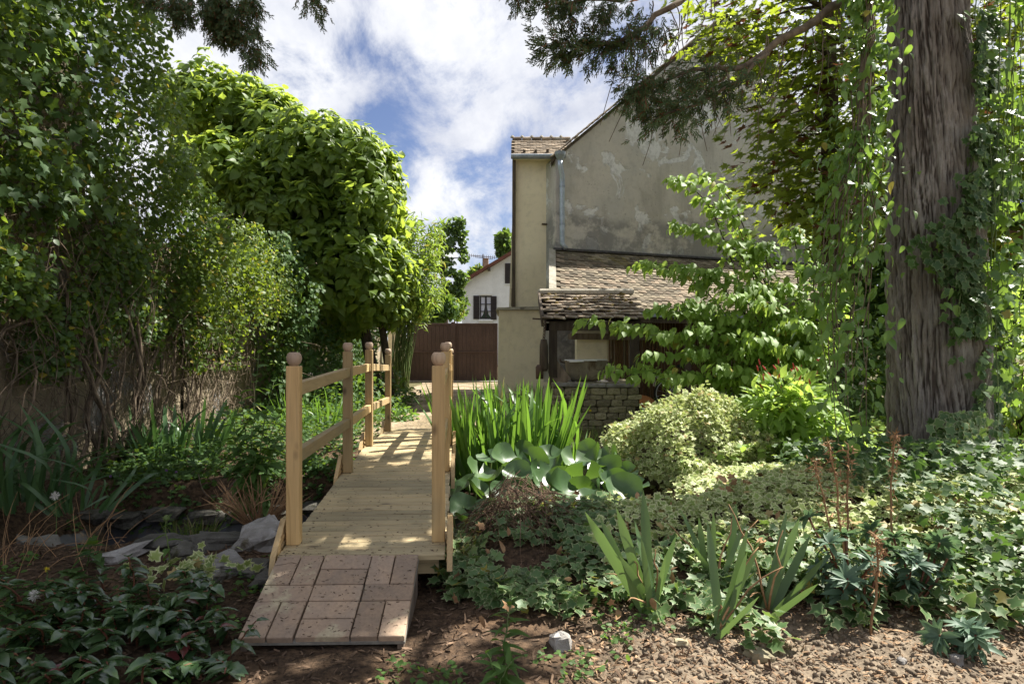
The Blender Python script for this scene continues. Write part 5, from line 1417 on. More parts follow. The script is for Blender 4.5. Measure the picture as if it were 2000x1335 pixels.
clump('tall_grass', 'arching grassy clump seen between the left bridge rails', 'grass', (X(625, 8.6), 8.6, .06), .45, 120, (.4, .75), GB, IRISL, .8)
clump('sedge_tuft', 'small green sedge tuft growing in the pond liner', 'grass', (X(375, 4.85), 4.85, -.25), .12, 120, (.16, .3), GB, GRASSM, .9)
clump('dead_sedge', 'brown drooping dead grass tuft on the pond bank beside bridge', 'grass', (X(505, 4.7), 4.7, -.02), .1, 90, (.25, .42), GB, DRYM, 1.3)
clump('path_grass', 'sunlit yellow grass tuft at the foot of the cream annex', 'grass', (X(1030, 12.5), 12.5, .08), .6, 260, (.25, .5), GB, GRASSM, .5)
clump('curb_grass', 'sparse dry grass growing along the stone curb by the well', 'grass', (X(1170, 8.1), 8.1, .08), .75, 160, (.08, .26), GB, GRASSM, .6, None, .35)
def fan_iris(label, px, py, d, tips, dead=0):
    x = X(px, d); z = float(hgt(x, d)) + .0; o = thing('garden_iris', label, 'iris', (x, d, z)); b = np.array((x, d, z))
    P, D, S, N = [], [], [], []
    for tx, ty, td in tips:
        t_ = PT(tx, ty, d + td); v = t_ - b; P.append(b + RNG.normal(size=3) * np.array((.02, .03, 0))); D.append(v); S.append(np.linalg.norm(v) * 1.03); N.append(np.array((RNG.normal() * .6, -1.0, .25)))
    leaves(o, [blade(.048, 8, .1, .12), blade(.04, 8, .18, .12), blade(.052, 8, .06, .12)], P, np.array(D), np.array(N), np.array(S), IRISG, 300, 'blade', 'blade_mass', 4, True)
    for k in range(dead):
        e_ = b + np.array((RNG.uniform(-.3, .3), RNG.uniform(-.12, .12), RNG.uniform(.05, .45))); MB().tube(wob(bez(b, (b + e_) / 2 + (0, 0, .08), e_, 7), .03, k) - b, taper(7, .006, .002), 4).build('dry_leaf', DRYM, o, True)
fan_iris('tall garden iris fan, left one on the bare soil edge', 1275, 1205, 2.95, [(1155, 1005, 0), (1195, 1020, .05), (1215, 1000, -.05), (1238, 1010, .1), (1265, 960, .05), (1262, 1050, -.08), (1322, 1045, 0), (1300, 1090, -.1), (1205, 1090, -.1)], 4)
fan_iris('forked garden iris fan with broad pale blades, middle of the bed', 1400, 1245, 2.78, [(1465, 1035, 0), (1490, 1060, .05), (1440, 1080, -.03), (1480, 1160, -.1), (1380, 1020, .1)], 3)
fan_iris('garden iris fan behind the forked one, with dead brown flower stems', 1400, 1150, 3.15, [(1345, 1000, 0), (1380, 1010, .05), (1410, 1000, -.05), (1420, 985, .1), (1330, 1060, 0), (1365, 1075, -.05), (1450, 1020, 0)], 6)
fan_iris('low garden iris with blades leaning right towards the euphorbia', 1500, 1175, 2.95, [(1565, 1020, 0), (1600, 1090, -.05), (1575, 1050, .1), (1590, 1130, -.1), (1560, 1075, .05), (1540, 1000, .1)], 2)
fan_iris('single bent iris leaf lying out over the soil', 1250, 1225, 2.8, [(1140, 1283, -.1)], 0)

# ------------------------------------------------------------------ lily leaves standing out of the pond
def pad(seed):
    r = random.Random(seed); n = 20; rings = 4; V, e, T = [(0, 0, 0)], [0], []
    for k in range(1, rings + 1):
        q = k / rings
        for i in range(n):
            a = math.radians(12) + (2 * math.pi - math.radians(24)) * i / (n - 1) - math.pi / 2
            rad_ = q * (1 + .04 * math.sin(3 * a + seed)); x, y = rad_ * math.cos(a) * .5, rad_ * math.sin(a) * .5
            V.append((x, y, .2 * q * q + .09 * q * q * math.sin(2 * a + seed) + .035 * q * q * math.sin(5 * a + seed * 2))); e.append(.1 if i % 4 == 0 and k < 4 else .6)
    ix = lambda k, i: 1 + (k - 1) * n + i
    for i in range(n - 1):
        T.append((0, ix(1, i), ix(1, i + 1)))
        for k in range(1, rings): T += [(ix(k, i), ix(k + 1, i), ix(k + 1, i + 1)), (ix(k, i), ix(k + 1, i + 1), ix(k, i + 1))]
    return np.array(V), np.array(T), np.array(e)
PADS = [pad(s) for s in (1, 2, 3, 4)]
lil = thing('water_lily', 'mass of large round glossy lily leaves standing in the pond', 'water lily', (.3, 5.2, -.3)); L0 = np.array(lil.location)
spots = [(905, 990, 4.7, 70), (930, 960, 5.0, 75), (905, 1020, 4.55, 60), (935, 925, 5.4, 75), (985, 900, 5.6, 70), (960, 895, 5.7, 65), (1010, 930, 5.3, 70), (1040, 905, 5.6, 60), (1000, 965, 5.0, 70), (1060, 945, 5.2, 75), (1080, 915, 5.5, 70), (1050, 975, 4.9, 60),
         (1100, 960, 4.8, 85), (1140, 935, 5.1, 80), (1125, 905, 5.5, 65), (1160, 900, 5.4, 70), (1185, 920, 5.2, 65), (1215, 960, 4.75, 85), (1245, 950, 4.9, 55), (1165, 955, 4.9, 50), (1190, 890, 5.6, 50), (1210, 900, 5.5, 55), (1075, 890, 5.8, 55), (1110, 985, 4.65, 50), (1030, 990, 4.75, 55),
         (965, 935, 5.2, 60), (1070, 965, 4.85, 60), (1130, 955, 4.95, 55), (1200, 940, 5.0, 55), (1150, 975, 4.7, 60), (1080, 985, 4.7, 50), (915, 945, 5.1, 55), (945, 1000, 4.6, 50), (1170, 915, 5.3, 55), (1055, 925, 5.4, 55), (1020, 955, 5.05, 50), (980, 960, 4.95, 50), (1020, 880, 5.9, 55), (1150, 880, 5.8, 50), (890, 940, 5.2, 60), (1225, 925, 5.2, 50), (1000, 915, 5.5, 55), (1090, 940, 5.2, 60), (880, 970, 4.9, 60), (1180, 940, 5.0, 60), (950, 975, 4.85, 55)]
P, D, N, S = [], [], [], []
for px, py, d, w in spots:
    c = PT(px, py, d); P.append(c); t_ = RNG.normal(size=3) * .34; N.append(nrm(np.array((t_[0] * 1.4 - .05, t_[1] * 1.2 - .42, 1.0)))); D.append(rdir(1)[0]); S.append(w / F * d * RNG.uniform(.8, 1.05))
    q = wob(bez((c[0] * .85 + .05 + RNG.normal() * .05, c[1] + .1, -.34), (c[0], c[1] + .05, c[2] - .2), c, 7), .02, px); MB().tube(q - L0, .008, 5).build('stalk', GREENST, lil, True)
leaves(lil, PADS, P, np.array(D), np.array(N), np.array(S), LILY, 300, 'lily_leaf', 'lily_leaf_mass', 4, True)

# ------------------------------------------------------------------ ivy carpet, ivy mound
def ivy_sheet(name, label, n, x0, x1, y0, y1, cond, mat, size, lift=(.015, .1), nmax=300):
    P = scatter_ground(n, x0, x1, y0, y1, cond); k = len(P); P[:, 2] += RNG.uniform(*lift, k)
    o = thing(name, label, 'ivy', (float(P[:, 0].mean()), float(P[:, 1].mean()), float(hgt(P[:, 0].mean(), P[:, 1].mean()))))
    leaves(o, IVY, P, nrm(np.column_stack([RNG.normal(size=k), RNG.normal(size=k) - .5, RNG.normal(size=k) * .3 - .1])), nrm(RNG.normal(size=(k, 3)) * .42 + np.array((0, -.25, 1.0))), RNG.uniform(*size, k), mat, nmax)
    return o, P
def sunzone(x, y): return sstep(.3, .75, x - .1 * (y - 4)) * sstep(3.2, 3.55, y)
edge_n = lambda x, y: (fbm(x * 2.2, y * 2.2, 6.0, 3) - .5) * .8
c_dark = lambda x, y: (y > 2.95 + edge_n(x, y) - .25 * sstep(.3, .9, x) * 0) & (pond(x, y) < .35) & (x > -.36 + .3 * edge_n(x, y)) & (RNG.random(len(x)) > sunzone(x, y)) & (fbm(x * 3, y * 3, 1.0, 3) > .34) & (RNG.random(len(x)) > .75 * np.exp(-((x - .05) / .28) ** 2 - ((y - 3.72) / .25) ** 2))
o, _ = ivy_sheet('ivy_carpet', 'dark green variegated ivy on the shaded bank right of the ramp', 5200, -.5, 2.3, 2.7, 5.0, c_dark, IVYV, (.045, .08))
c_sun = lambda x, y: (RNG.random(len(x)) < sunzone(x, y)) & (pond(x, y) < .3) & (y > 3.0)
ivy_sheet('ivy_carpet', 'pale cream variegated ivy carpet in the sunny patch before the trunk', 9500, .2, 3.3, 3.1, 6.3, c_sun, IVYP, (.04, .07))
c_fr = lambda x, y: (y > 2.72 + .5 * edge_n(x, y)) & (fbm(x * 2.5, y * 2.5, 3.0, 3) > .42)
ivy_sheet('ivy_carpet', 'ivy fringe with larger pale edged leaves along the bare soil', 1500, .9, 3.3, 2.65, 3.5, c_fr, IVYV, (.055, .09), (.015, .12), 260)
c_rt = lambda x, y: (fbm(x * 2.5, y * 2.5, 3.0, 3) > .36)
ivy_sheet('ivy_carpet', 'dark ivy and ground leaves at the foot of the conifer', 3600, 2.0, 4.6, 2.9, 5.4, c_rt, IVYG, (.045, .085), (.02, .3), 260)
# rooty dead twig heap in the ivy bank
th_ = thing('twig_heap', 'heap of brown dead ivy roots and twigs on the bank', 'twigs', (.02, 3.85, .2)); T0 = np.array(th_.location)
cur, rr_ = [], []
for i in range(420):
    a = T0 + RNG.normal(size=3) * np.array((.17, .12, .05)); a[2] = float(hgt(a[0], a[1])) + RNG.uniform(.03, .24) * math.exp(-((a[0] - T0[0]) / .25) ** 2)
    b = a + np.array((RNG.normal() * .12, -abs(RNG.normal()) * .14, 0)); b[2] = float(hgt(b[0], b[1])) + RNG.uniform(.03, .11)
    cur.append(wob(bez(a, (a + b) / 2 + (RNG.normal() * .04, 0, .05), b, 6), .025, i)); rr_.append(taper(6, RNG.uniform(.0015, .0035), .001))
tubes(th_, 'root_tangle', cur, rr_, noise_mat('root_brown', (.09, .055, .035), (.2, .13, .085), 10, .95, 0, var=.4), 3, False)
for i in range(9):
    a = T0 + np.array((RNG.uniform(-.2, .25), RNG.uniform(-.15, .1), .1)); b = a + np.array((RNG.uniform(-.3, .35), RNG.uniform(-.3, -.05), 0)); b[2] = float(hgt(b[0], b[1])) + .01
    MB().tube(wob(bez(a, (a + b) / 2 + (0, 0, .07), b, 9), .05, i + 3) - T0, taper(9, .006, .003), 5).build('root', TWIGM, th_, True)
im = thing('ivy_mound', 'rounded mound of small pale ivy leaves in full sun', 'ivy mound', (1.6, 6.25, .1)); J0 = np.array(im.location)
n = 8500; v = rdir(n); v[:, 2] = np.abs(v[:, 2]); v = nrm(v); bump = .97 + .42 * (fbm(v[:, 0] * 2.3 + 5, v[:, 1] * 2.3, v[:, 2] * 2.3, 3) - .5) * 2 + .12 * RNG.random(n) ** 4
P = J0 + v * np.array((.70, .68, .58)) * bump[:, None] * (1 - .1 * RNG.random(n) ** 2)[:, None]
leaves(im, IVY, P, nrm(v * .6 + rdir(n) * .7 + (0, -.2, -.3)), nrm(v * .6 + np.array((.15, 0, .6)) + rdir(n) * .45), RNG.uniform(.032, .062, n), IVYP, 300)
MB().add(*(lambda R: (np.concatenate(R.V), R.F))(MB().lathe((0, 0, -.1), [(.52, 0), (.5, .15), (.4, .3), (.22, .4), (.02, .44)], 16))).build('woody_core', DARKBR, im, True)

# ------------------------------------------------------------------ bright arching shrub in front of the well and shed
ds = thing('arching_shrub', 'spreading shrub with bright light green pointed leaves on arching branches', 'shrub', (3.5, 8.3, .08)); D0 = np.array(ds.location)
tips = [(1108, 628, 6.6), (1165, 722, 6.3), (1215, 735, 6.3), (1300, 352, 7.0), (1345, 345, 7.1), (1302, 440, 6.9), (1235, 515, 6.8), (1250, 600, 6.6), (1300, 520, 6.8), (1190, 640, 6.5), (1270, 655, 6.4), (1330, 590, 6.5), (1390, 400, 7.1), (1420, 470, 7.0), (1370, 530, 6.8), (1330, 690, 6.3), (1240, 690, 6.3),
        (1400, 620, 6.5), (1450, 560, 6.6), (1480, 480, 6.9), (1440, 690, 6.3), (1380, 720, 6.2), (1500, 640, 6.4), (1520, 560, 6.6), (1540, 450, 7.0), (1560, 700, 6.3), (1290, 740, 6.2), (1430, 740, 6.2), (1500, 720, 6.2), (1600, 600, 6.5), (1580, 520, 6.7), (1620, 680, 6.3), (1350, 640, 6.4), (1480, 590, 6.3), (1550, 630, 6.2), (1410, 580, 6.4), (1310, 610, 6.5), (1640, 560, 6.6), (1470, 660, 6.1), (1530, 680, 6.1)]
P, D, N, S = [], [], [], []
for k, (px, py, d) in enumerate(tips):
    d *= 1.17; tip = PT(px, py, d); a = D0 + np.array((RNG.uniform(-.35, .45), RNG.uniform(-.25, .25), 0)); mid = np.array((a[0] * .55 + tip[0] * .45, a[1] * .6 + tip[1] * .4, max(tip[2] + .15, tip[2] * 1.02 + .12)))
    q = wob(bez(a, mid, tip, 22), .05, k); MB().tube(q - D0, taper(22, .014, .003), 6).build('branch', DARKBR, ds, True)
    m = 140; u = .3 + .7 * RNG.random(m) ** .8; i = np.clip((u * 21).astype(int), 0, 20); ax = nrm(q[i + 1] - q[i]); side = nrm(np.cross(ax, (0, 0, 1))) * np.where(RNG.random(m) < .5, 1, -1)[:, None]
    lat = RNG.uniform(0, .22, m)[:, None] * (1 - .5 * u)[:, None]
    P.append(q[i] + side * lat + RNG.normal(size=(m, 3)) * .03); D.append(nrm(ax * .35 + side * .4 + np.array((0, -.25, -.5)) + rdir(m) * .3)); N.append(nrm(side * .35 + np.array((.15, -.15, .95)) + rdir(m) * .4)); S.append(RNG.uniform(.08, .13, m))
P, D, N, S = map(np.concatenate, (P, D, N, S))
leaves(ds, [OVATE_W, DROOP, OVATE], P, D, N, S, DOG, 300)

# red spiked flowers between shrub and mound
rf_ = thing('red_bistort', 'leafy plant with thin red flower spikes below the shrub', 'flower', (X(1540, 6.3), 6.3, .1)); r0 = np.array(rf_.location)
for i in range(24):
    tip = PT(RNG.uniform(1480, 1598), RNG.uniform(708, 762), 6.2 + RNG.uniform(-.2, .2)); a = r0 + np.array((RNG.uniform(-.25, .25), RNG.uniform(-.1, .1), 0)); q = wob(bez(a, (a[0], a[1], tip[2] * .6), tip, 7), .02, i)
    MB().tube(q - r0, .003, 4).build('stem', GREENST, rf_); dd_ = nrm(q[-1] - q[-2]); MB().tube([q[-1] - r0, q[-1] + dd_ * .025 - r0, q[-1] + dd_ * .055 - r0], [.006, .008, .003], 6).build('flower_spike', REDFL, rf_)
n = 700; p, nn = ell(n, PT(1540, 800, 6.2), (.42, .35, .32), .9); p[:, 2] = np.maximum(p[:, 2], .12)
leaves(rf_, [LANCE, OVATE], p, nrm(nn + rdir(n) * .7 + (0, -.2, -.1)), nrm(rdir(n) * .5 + (0, -.3, 1)), RNG.uniform(.09, .16, n), DOG, 220)
# ------------------------------------------------------------------ climber and ivy on the conifer trunk
tv = thing('trunk_climber', 'leafy climber hanging in a curtain down the left side of the conifer', 'climber', (2.6, 5.0, .1)); E0 = np.array(tv.location)
ys = [0, 150, 300, 400, 520, 620, 700, 800, 900, 960]; lft = [1700, 1680, 1665, 1615, 1590, 1575, 1580, 1600, 1630, 1665]; rgt = [1700, 1702, 1698, 1715, 1710, 1702, 1698, 1690, 1698, 1715]
cs = []
P = []
for i in range(52):
    f = i / 51; pts = []
    for py in np.linspace(-60, RNG.uniform(350, 950), 14):
        l, r = np.interp(py, ys, lft), np.interp(py, ys, rgt); pts.append(PT(l + (r - l) * f + RNG.normal() * 5, py, 4.5 + .14 * math.sin(i) - .2 * (1 - f) * sstep(300, 800, py)))
    q = wob(pts, .04, i); cs.append(q)
    if i % 2 == 0: MB().tube(q - E0, taper(14, .006, .003), 4).build('stem', BRANCHM, tv, True)
    m = 50; k = RNG.integers(0, 13, m); u = RNG.random(m)[:, None]; P.append(q[k] * (1 - u) + q[k + 1] * u + RNG.normal(size=(m, 3)) * np.array((.085, .1, .06)))
P = np.concatenate(P); P = P[RNG.random(len(P)) < sstep(.36, .52, fbm(P[:, 0] * 4, P[:, 1], P[:, 2] * 3.2, 3)) + .12]; n = len(P)
leaves(tv, [OVATE_W, OVATE, DROOP], P, nrm(np.array((-.25, -.3, -.6)) + rdir(n) * .6), nrm(np.array((.1, -.3, .9)) + rdir(n) * .5), .038 + .055 * RNG.random(n) ** 1.5, leaf_mat('creeper_leaf', (.07, .14, .035), (.14, .24, .06), (.32, .5, .06), .38, .45, .38, (.3, .26, .05), .012), 300)
ti = thing('trunk_ivy', 'dark ivy climbing the right side of the conifer trunk', 'ivy', (3.5, 4.95, .1))
n = 3200; py = RNG.uniform(-30, 1080, n); wd = np.interp(py, [0, 250, 420, 480, 560, 700, 860, 1000, 1080], [18, 25, 70, 150, 60, 55, 90, 160, 200]); px = np.interp(py, [0, 400, 480, 560, 900, 1080], [1930, 1930, 1850, 1925, 1900, 1885]) + RNG.normal(size=n) * wd * .5
m = fbm(px / 45, py / 45, 0, 3) > .44; px, py = px[m], py[m]; n = len(px)
P = np.array([PT(a, b, 4.84 + .0006 * abs(a - 1815) + RNG.uniform(-.12, .03) + (.2 if a > 1920 else 0)) for a, b in zip(px, py)])
leaves(ti, IVY, P, nrm(np.array((.1, -.2, -.8)) + rdir(n) * .5), nrm(np.array((.2, -1, .45)) + rdir(n) * .4), RNG.uniform(.06, .1, n), IVYG, 300)
lm = thing('trunk_ivy', 'pale edged ivy at the front foot of the conifer trunk', 'ivy', (3.35, 4.7, .1))
n = 800; py = RNG.uniform(800, 1010, n); px = 1880 + RNG.normal(size=n) * np.interp(py, [800, 1010], [18, 70]); P = np.array([PT(a, b, 4.72 - (b - 800) * .0022 + RNG.uniform(-.08, .03)) for a, b in zip(px, py)])
leaves(lm, IVY, P, nrm(np.array((0, -.3, -.8)) + rdir(n) * .4), nrm(np.array((.1, -1, .6)) + rdir(n) * .4), RNG.uniform(.06, .095, n), IVYV, 300)
rv_ = thing('hanging_vine', 'thin bare vine stems with leaves hanging right of the conifer trunk', 'vine', (3.85, 4.9, 0)); R0 = np.array(rv_.location)
P = []
for i in range(9):
    px = RNG.uniform(1900, 2010); q = wob(bez(PT(px, -40, 5.0), PT(px + RNG.uniform(-30, 30), 500, 4.9), PT(px + RNG.uniform(-60, 30), RNG.uniform(500, 1000), 4.8), 16), .08, i + 9); MB().tube(q - R0, taper(16, .005, .003), 4).build('stem', GREENST, rv_, True)
    m = 46; k = RNG.integers(0, 15, m); P.append(q[k] + RNG.normal(size=(m, 3)) * np.array((.09, .06, .08)))
P = np.concatenate(P); n = len(P); leaves(rv_, [OVATE_W, IVY], P, nrm(np.array((0, -.3, -.6)) + rdir(n) * .6), nrm(np.array((0, -.6, .6)) + rdir(n) * .5), RNG.uniform(.06, .11, n), MATS['creeper_leaf'], 300)
bs = thing('sunlit_bush', 'sunlit bright green bush at the right edge behind the conifer', 'bush', (6.4, 8.6, .08)); U0 = np.array(bs.location)
n = 2600; p, nn = ell(n, (6.6, 8.6, .9), (1.5, .9, 1.25), .6); p[:, 2] = np.maximum(p[:, 2], .1)
for k in range(9): MB().tube(wob(bez(U0, U0 + (0, 0, .8), U0 + np.array((RNG.uniform(-1, 1), RNG.uniform(-.5, .5), RNG.uniform(.8, 1.6))), 8), .06, k) - U0, taper(8, .02, .006), 5).build('stem', DARKBR, bs, True)
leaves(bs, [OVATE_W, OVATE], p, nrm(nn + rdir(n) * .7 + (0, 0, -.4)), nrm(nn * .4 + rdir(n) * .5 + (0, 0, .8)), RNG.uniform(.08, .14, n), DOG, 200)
bk = thing('backdrop_tree', 'dark dense tree behind the conifer at the right edge', 'tree', (8.6, 12.5, .08)); Y0 = np.array(bk.location)
MB().tube(wob(bez(Y0, Y0 + (0, 0, 2), Y0 + (.2, 0, 4.5), 8), .1, 3) - Y0, taper(8, .18, .08), 9).build('trunk', DARKBR, bk, True)
n = 5200; p1, n1_ = ell(n // 2, (8.7, 12.3, 3.9), (1.9, 1.6, 2.4), .8); p2, n2v = ell(n // 2, (7.9, 12.6, 1.7), (1.6, 1.2, 1.5), .8); p3, n3v = ell(3200, (7.2, 13.4, 3.0), (1.3, .9, 2.9), .8); p4, n4v = ell(2200, (9.6, 13.0, 3.4), (1.4, 1.0, 3.0), .8); p = np.concatenate([p1, p2, p3, p4]); nn = np.concatenate([n1_, n2v, n3v, n4v]); p[:, 2] = np.maximum(p[:, 2], .2); n = len(p)
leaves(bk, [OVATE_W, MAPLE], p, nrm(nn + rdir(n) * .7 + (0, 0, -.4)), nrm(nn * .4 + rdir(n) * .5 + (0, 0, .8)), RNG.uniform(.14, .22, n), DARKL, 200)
for k, (x, y, r, n, lab) in enumerate(((3.9, 9.2, (1.1, .8, .9), 1500, 'green shrub filling the gap behind the arching shrub'), (5.2, 10.5, (1.4, .9, 1.1), 1500, 'leafy shrub in front of the shed right end behind the trunk'), (2.6, 6.2, (.5, .45, .42), 1000, 'low leafy clump between the ivy mound and the trunk climber'))):
    o = thing('bed_shrub', lab, 'shrub', (x, y, .06)); p, nn = ell(n, (x, y, r[2] * .7), r, .7); p[:, 2] = np.maximum(p[:, 2], .1)
    for q_ in range(7): MB().tube(wob(bez((x, y, .05), (x, y, r[2] * .6), np.array((x, y, r[2] * .7)) + rdir(1)[0] * np.array(r) * .8, 7), .05, q_) - np.array((x, y, .06)), taper(7, .015, .004), 5).build('stem', DARKBR, o, True)
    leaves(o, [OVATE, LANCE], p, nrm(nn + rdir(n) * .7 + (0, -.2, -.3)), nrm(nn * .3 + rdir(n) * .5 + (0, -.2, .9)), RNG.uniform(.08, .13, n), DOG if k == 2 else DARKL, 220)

# ------------------------------------------------------------------ euphorbia rosettes and dry stalks
def euphorbia(label, px, py, d, stems):
    x = X(px, d); b = np.array((x, d, float(hgt(x, d)))); o = thing('euphorbia', label, 'euphorbia', tuple(b)); P, D, N, S = [], [], [], []
    for sx2, sy2, sd in stems:
        t_ = PT(sx2, sy2, d + sd); a = b + np.array((RNG.uniform(-.05, .05), RNG.uniform(-.05, .05), 0)); q = wob(bez(a, (a[0] * .6 + t_[0] * .4, a[1], a[2] + (t_[2] - a[2]) * .4), t_, 9), .015, int(sx2)); MB().tube(q - b, taper(9, .006, .005), 6).build('stem', REDST, o, True)
        m = 42; k = RNG.integers(4, 9, m); k[: 22] = 8; ax = nrm(q[8] - q[5]); rad2 = rdir(m); rad2 = nrm(rad2 - (rad2 @ ax)[:, None] * ax); el_ = np.where(np.arange(m) < 22, RNG.uniform(.1, .9, m), RNG.uniform(-.3, .2, m))
        P.append(q[k] + rad2 * .004); D.append(nrm(rad2 + ax * el_[:, None])); N.append(nrm(ax - rad2 * el_[:, None] + rdir(m) * .1)); S.append(np.where(np.arange(m) < 22, RNG.uniform(.05, .085, m), RNG.uniform(.06, .09, m)))
    leaves(o, LANCE, np.concatenate(P), np.concatenate(D), np.concatenate(N), np.concatenate(S), EUPH, 300, minpx=6)
euphorbia('blue green euphorbia with many whorled rosettes at the front of the bed', 1660, 1150, 2.95, [(1655, 1130, -.1), (1620, 1060, 0), (1650, 1045, .1), (1685, 1080, 0), (1705, 1100, -.1), (1600, 1110, .05), (1735, 1070, .05), (1580, 1010, .15)])
euphorbia('blue green euphorbia right of the first, on reddish stems', 1770, 1140, 3.0, [(1765, 1085, 0), (1790, 1100, -.05), (1815, 1080, .05), (1835, 1060, .1), (1850, 1090, 0), (1745, 1050, .15), (1700, 1035, .2)])
euphorbia('small euphorbia seedling low on the bare soil at right', 1890, 1265, 2.62, [(1885, 1225, 0), (1905, 1240, -.05), (1835, 1240, 0)])
for k, (px, py, d, tops, lab) in enumerate(((1655, 1130, 3.2, [(1655, 880), (1620, 870), (1592, 900)], 'cluster of tall brown dry flower stalks left of the trunk'), (1745, 1090, 3.3, [(1748, 850)], 'single brown dry flower stalk in front of the conifer trunk'), (1700, 1240, 2.75, [(1715, 1050)], 'short reddish dry stalk rising from the soil edge'))):
    x = X(px, d); b = np.array((x, d, float(hgt(x, d)))); o = thing('dry_stalk', lab, 'dry stalk', tuple(b))
    for tx, ty in tops:
        t_ = PT(tx, ty, d); q = wob(bez(b, (b + t_) / 2 + (RNG.normal() * .03, 0, 0), t_, 12), .02, tx); MB().tube(q - b, taper(12, .006, .004), 5).build('stalk', DRYM, o, True)
        m = 130; kk = 4 + (8 * RNG.random(m) ** .5).astype(int); kk = np.clip(kk, 0, 11); P = q[kk] + rdir(m) * (RNG.random(m) * .035)[:, None] - (0, 0, .0); leaves(o, NARROW, P, rdir(m), rdir(m), RNG.uniform(.015, .04, m), DRYM, 0, mass='seed_husks')

# ------------------------------------------------------------------ weeds in front and on the left bank
def stemplant(name, label, cat, base, stems, tm, mat, stm, leafsize, n, smooth=False, droop=.2, nmax=300, ang=.8, r=.004, t0=.15):
    b = np.asarray(base, float); o = thing(name, label, cat, tuple(b)); P, D, N, S = [], [], [], []
    for k, tip in enumerate(stems):
        tip = np.asarray(tip, float); a = b + np.array((RNG.uniform(-.03, .03), RNG.uniform(-.03, .03), 0)); q = wob(bez(a, (a[0] * .7 + tip[0] * .3, a[1] * .7 + tip[1] * .3, a[2] + (tip[2] - a[2]) * .55), tip, 12), .02, k + int(abs(b[0]) * 100))
        MB().tube(q - b, taper(12, r, r * .6), 5).build('stem', stm, o, True)
        for i in range(n):
            u = t0 + (1 - t0) * i / (n - 1); j = min(10, int(u * 11)); p = q[j] + (q[j + 1] - q[j]) * (u * 11 - j); ax = nrm(q[j + 1] - q[j]); a_ = i * 2.4 + k; h_ = np.array((math.cos(a_), math.sin(a_), 0)); e_ = ang * (1 - u) - .5 * (u > .85)
            P.append(p); D.append(nrm(h_ + ax * (.6 - e_) + np.array((0, 0, -droop)) + RNG.normal(size=3) * .12)); N.append(nrm(np.array((0, 0, 1.0)) + h_ * -.2 + RNG.normal(size=3) * .18)); S.append(leafsize * (1.1 - .55 * u) * RNG.uniform(.8, 1.2))
    leaves(o, tm, P, np.array(D), np.array(N), np.array(S), mat, nmax, minpx=4, smooth=smooth); return o
G = lambda px, d: np.array((X(px, d), d, float(hgt(X(px, d), d))))
stemplant('horseweed', 'upright light green weed with narrow leaves in front of the ivy', 'weed', G(975, 2.35), [PT(998, 1160, 2.45)], LANCE, WEED, GREENST, .1, 34)
stemplant('horseweed', 'short leafy weed rosette at the bottom edge below the ivy', 'weed', G(965, 2.3), [PT(950, 1275, 2.3), PT(1000, 1290, 2.3)], LANCE, WEED, GREENST, .09, 14)
tall = [PT(505, 690, 5.2), PT(470, 770, 5.1), PT(440, 790, 5.2), PT(535, 745, 5.3), PT(555, 790, 5.2), PT(415, 840, 5.2), PT(490, 830, 5.0), PT(545, 850, 5.0), PT(520, 800, 5.1), PT(455, 850, 5.05), PT(500, 890, 4.95), PT(560, 830, 5.3)]
stemplant('tall_weed', 'tall soft green leafy weed beside the left bridge post', 'weed', (X(495, 5.1), 5.1, -.02), tall, TOOTH, WEED, GREENST, .15, 19, droop=.25, t0=.08)
th0 = stemplant('thistle', 'spiny thistle with a round bud standing by the rocks', 'thistle', G(318, 3.5), [PT(325, 1015, 3.5)], TOOTH, WEED, GREENST, .09, 7)
p = PT(325, 1013, 3.5) - np.array(th0.location); MB().lathe(p, [(.004, -.012), (.014, -.004), (.017, .006), (.01, .018), (.003, .022)], 10).build('bud', GREENST, th0, True)
for k in range(18):
    v = nrm(RNG.normal(size=3) + (0, 0, -.1)); MB().tube([p + v * .012 + (0, 0, .004), p + v * .036 + (0, 0, .004)], [.0018, .0004], 4).build('spine', GREENST, th0)
def mapleweed(label, px, d, tip):
    stemplant('lobed_seedling', label, 'seedling', G(px, d), [tip], IVY, DARKL, GREENST, .12, 7, t0=.5)
mapleweed('broad lobed seedling left of the rocks', 175, 3.6, PT(178, 1060, 3.6)); mapleweed('second lobed seedling lower at left', 150, 3.4, PT(140, 1110, 3.4))
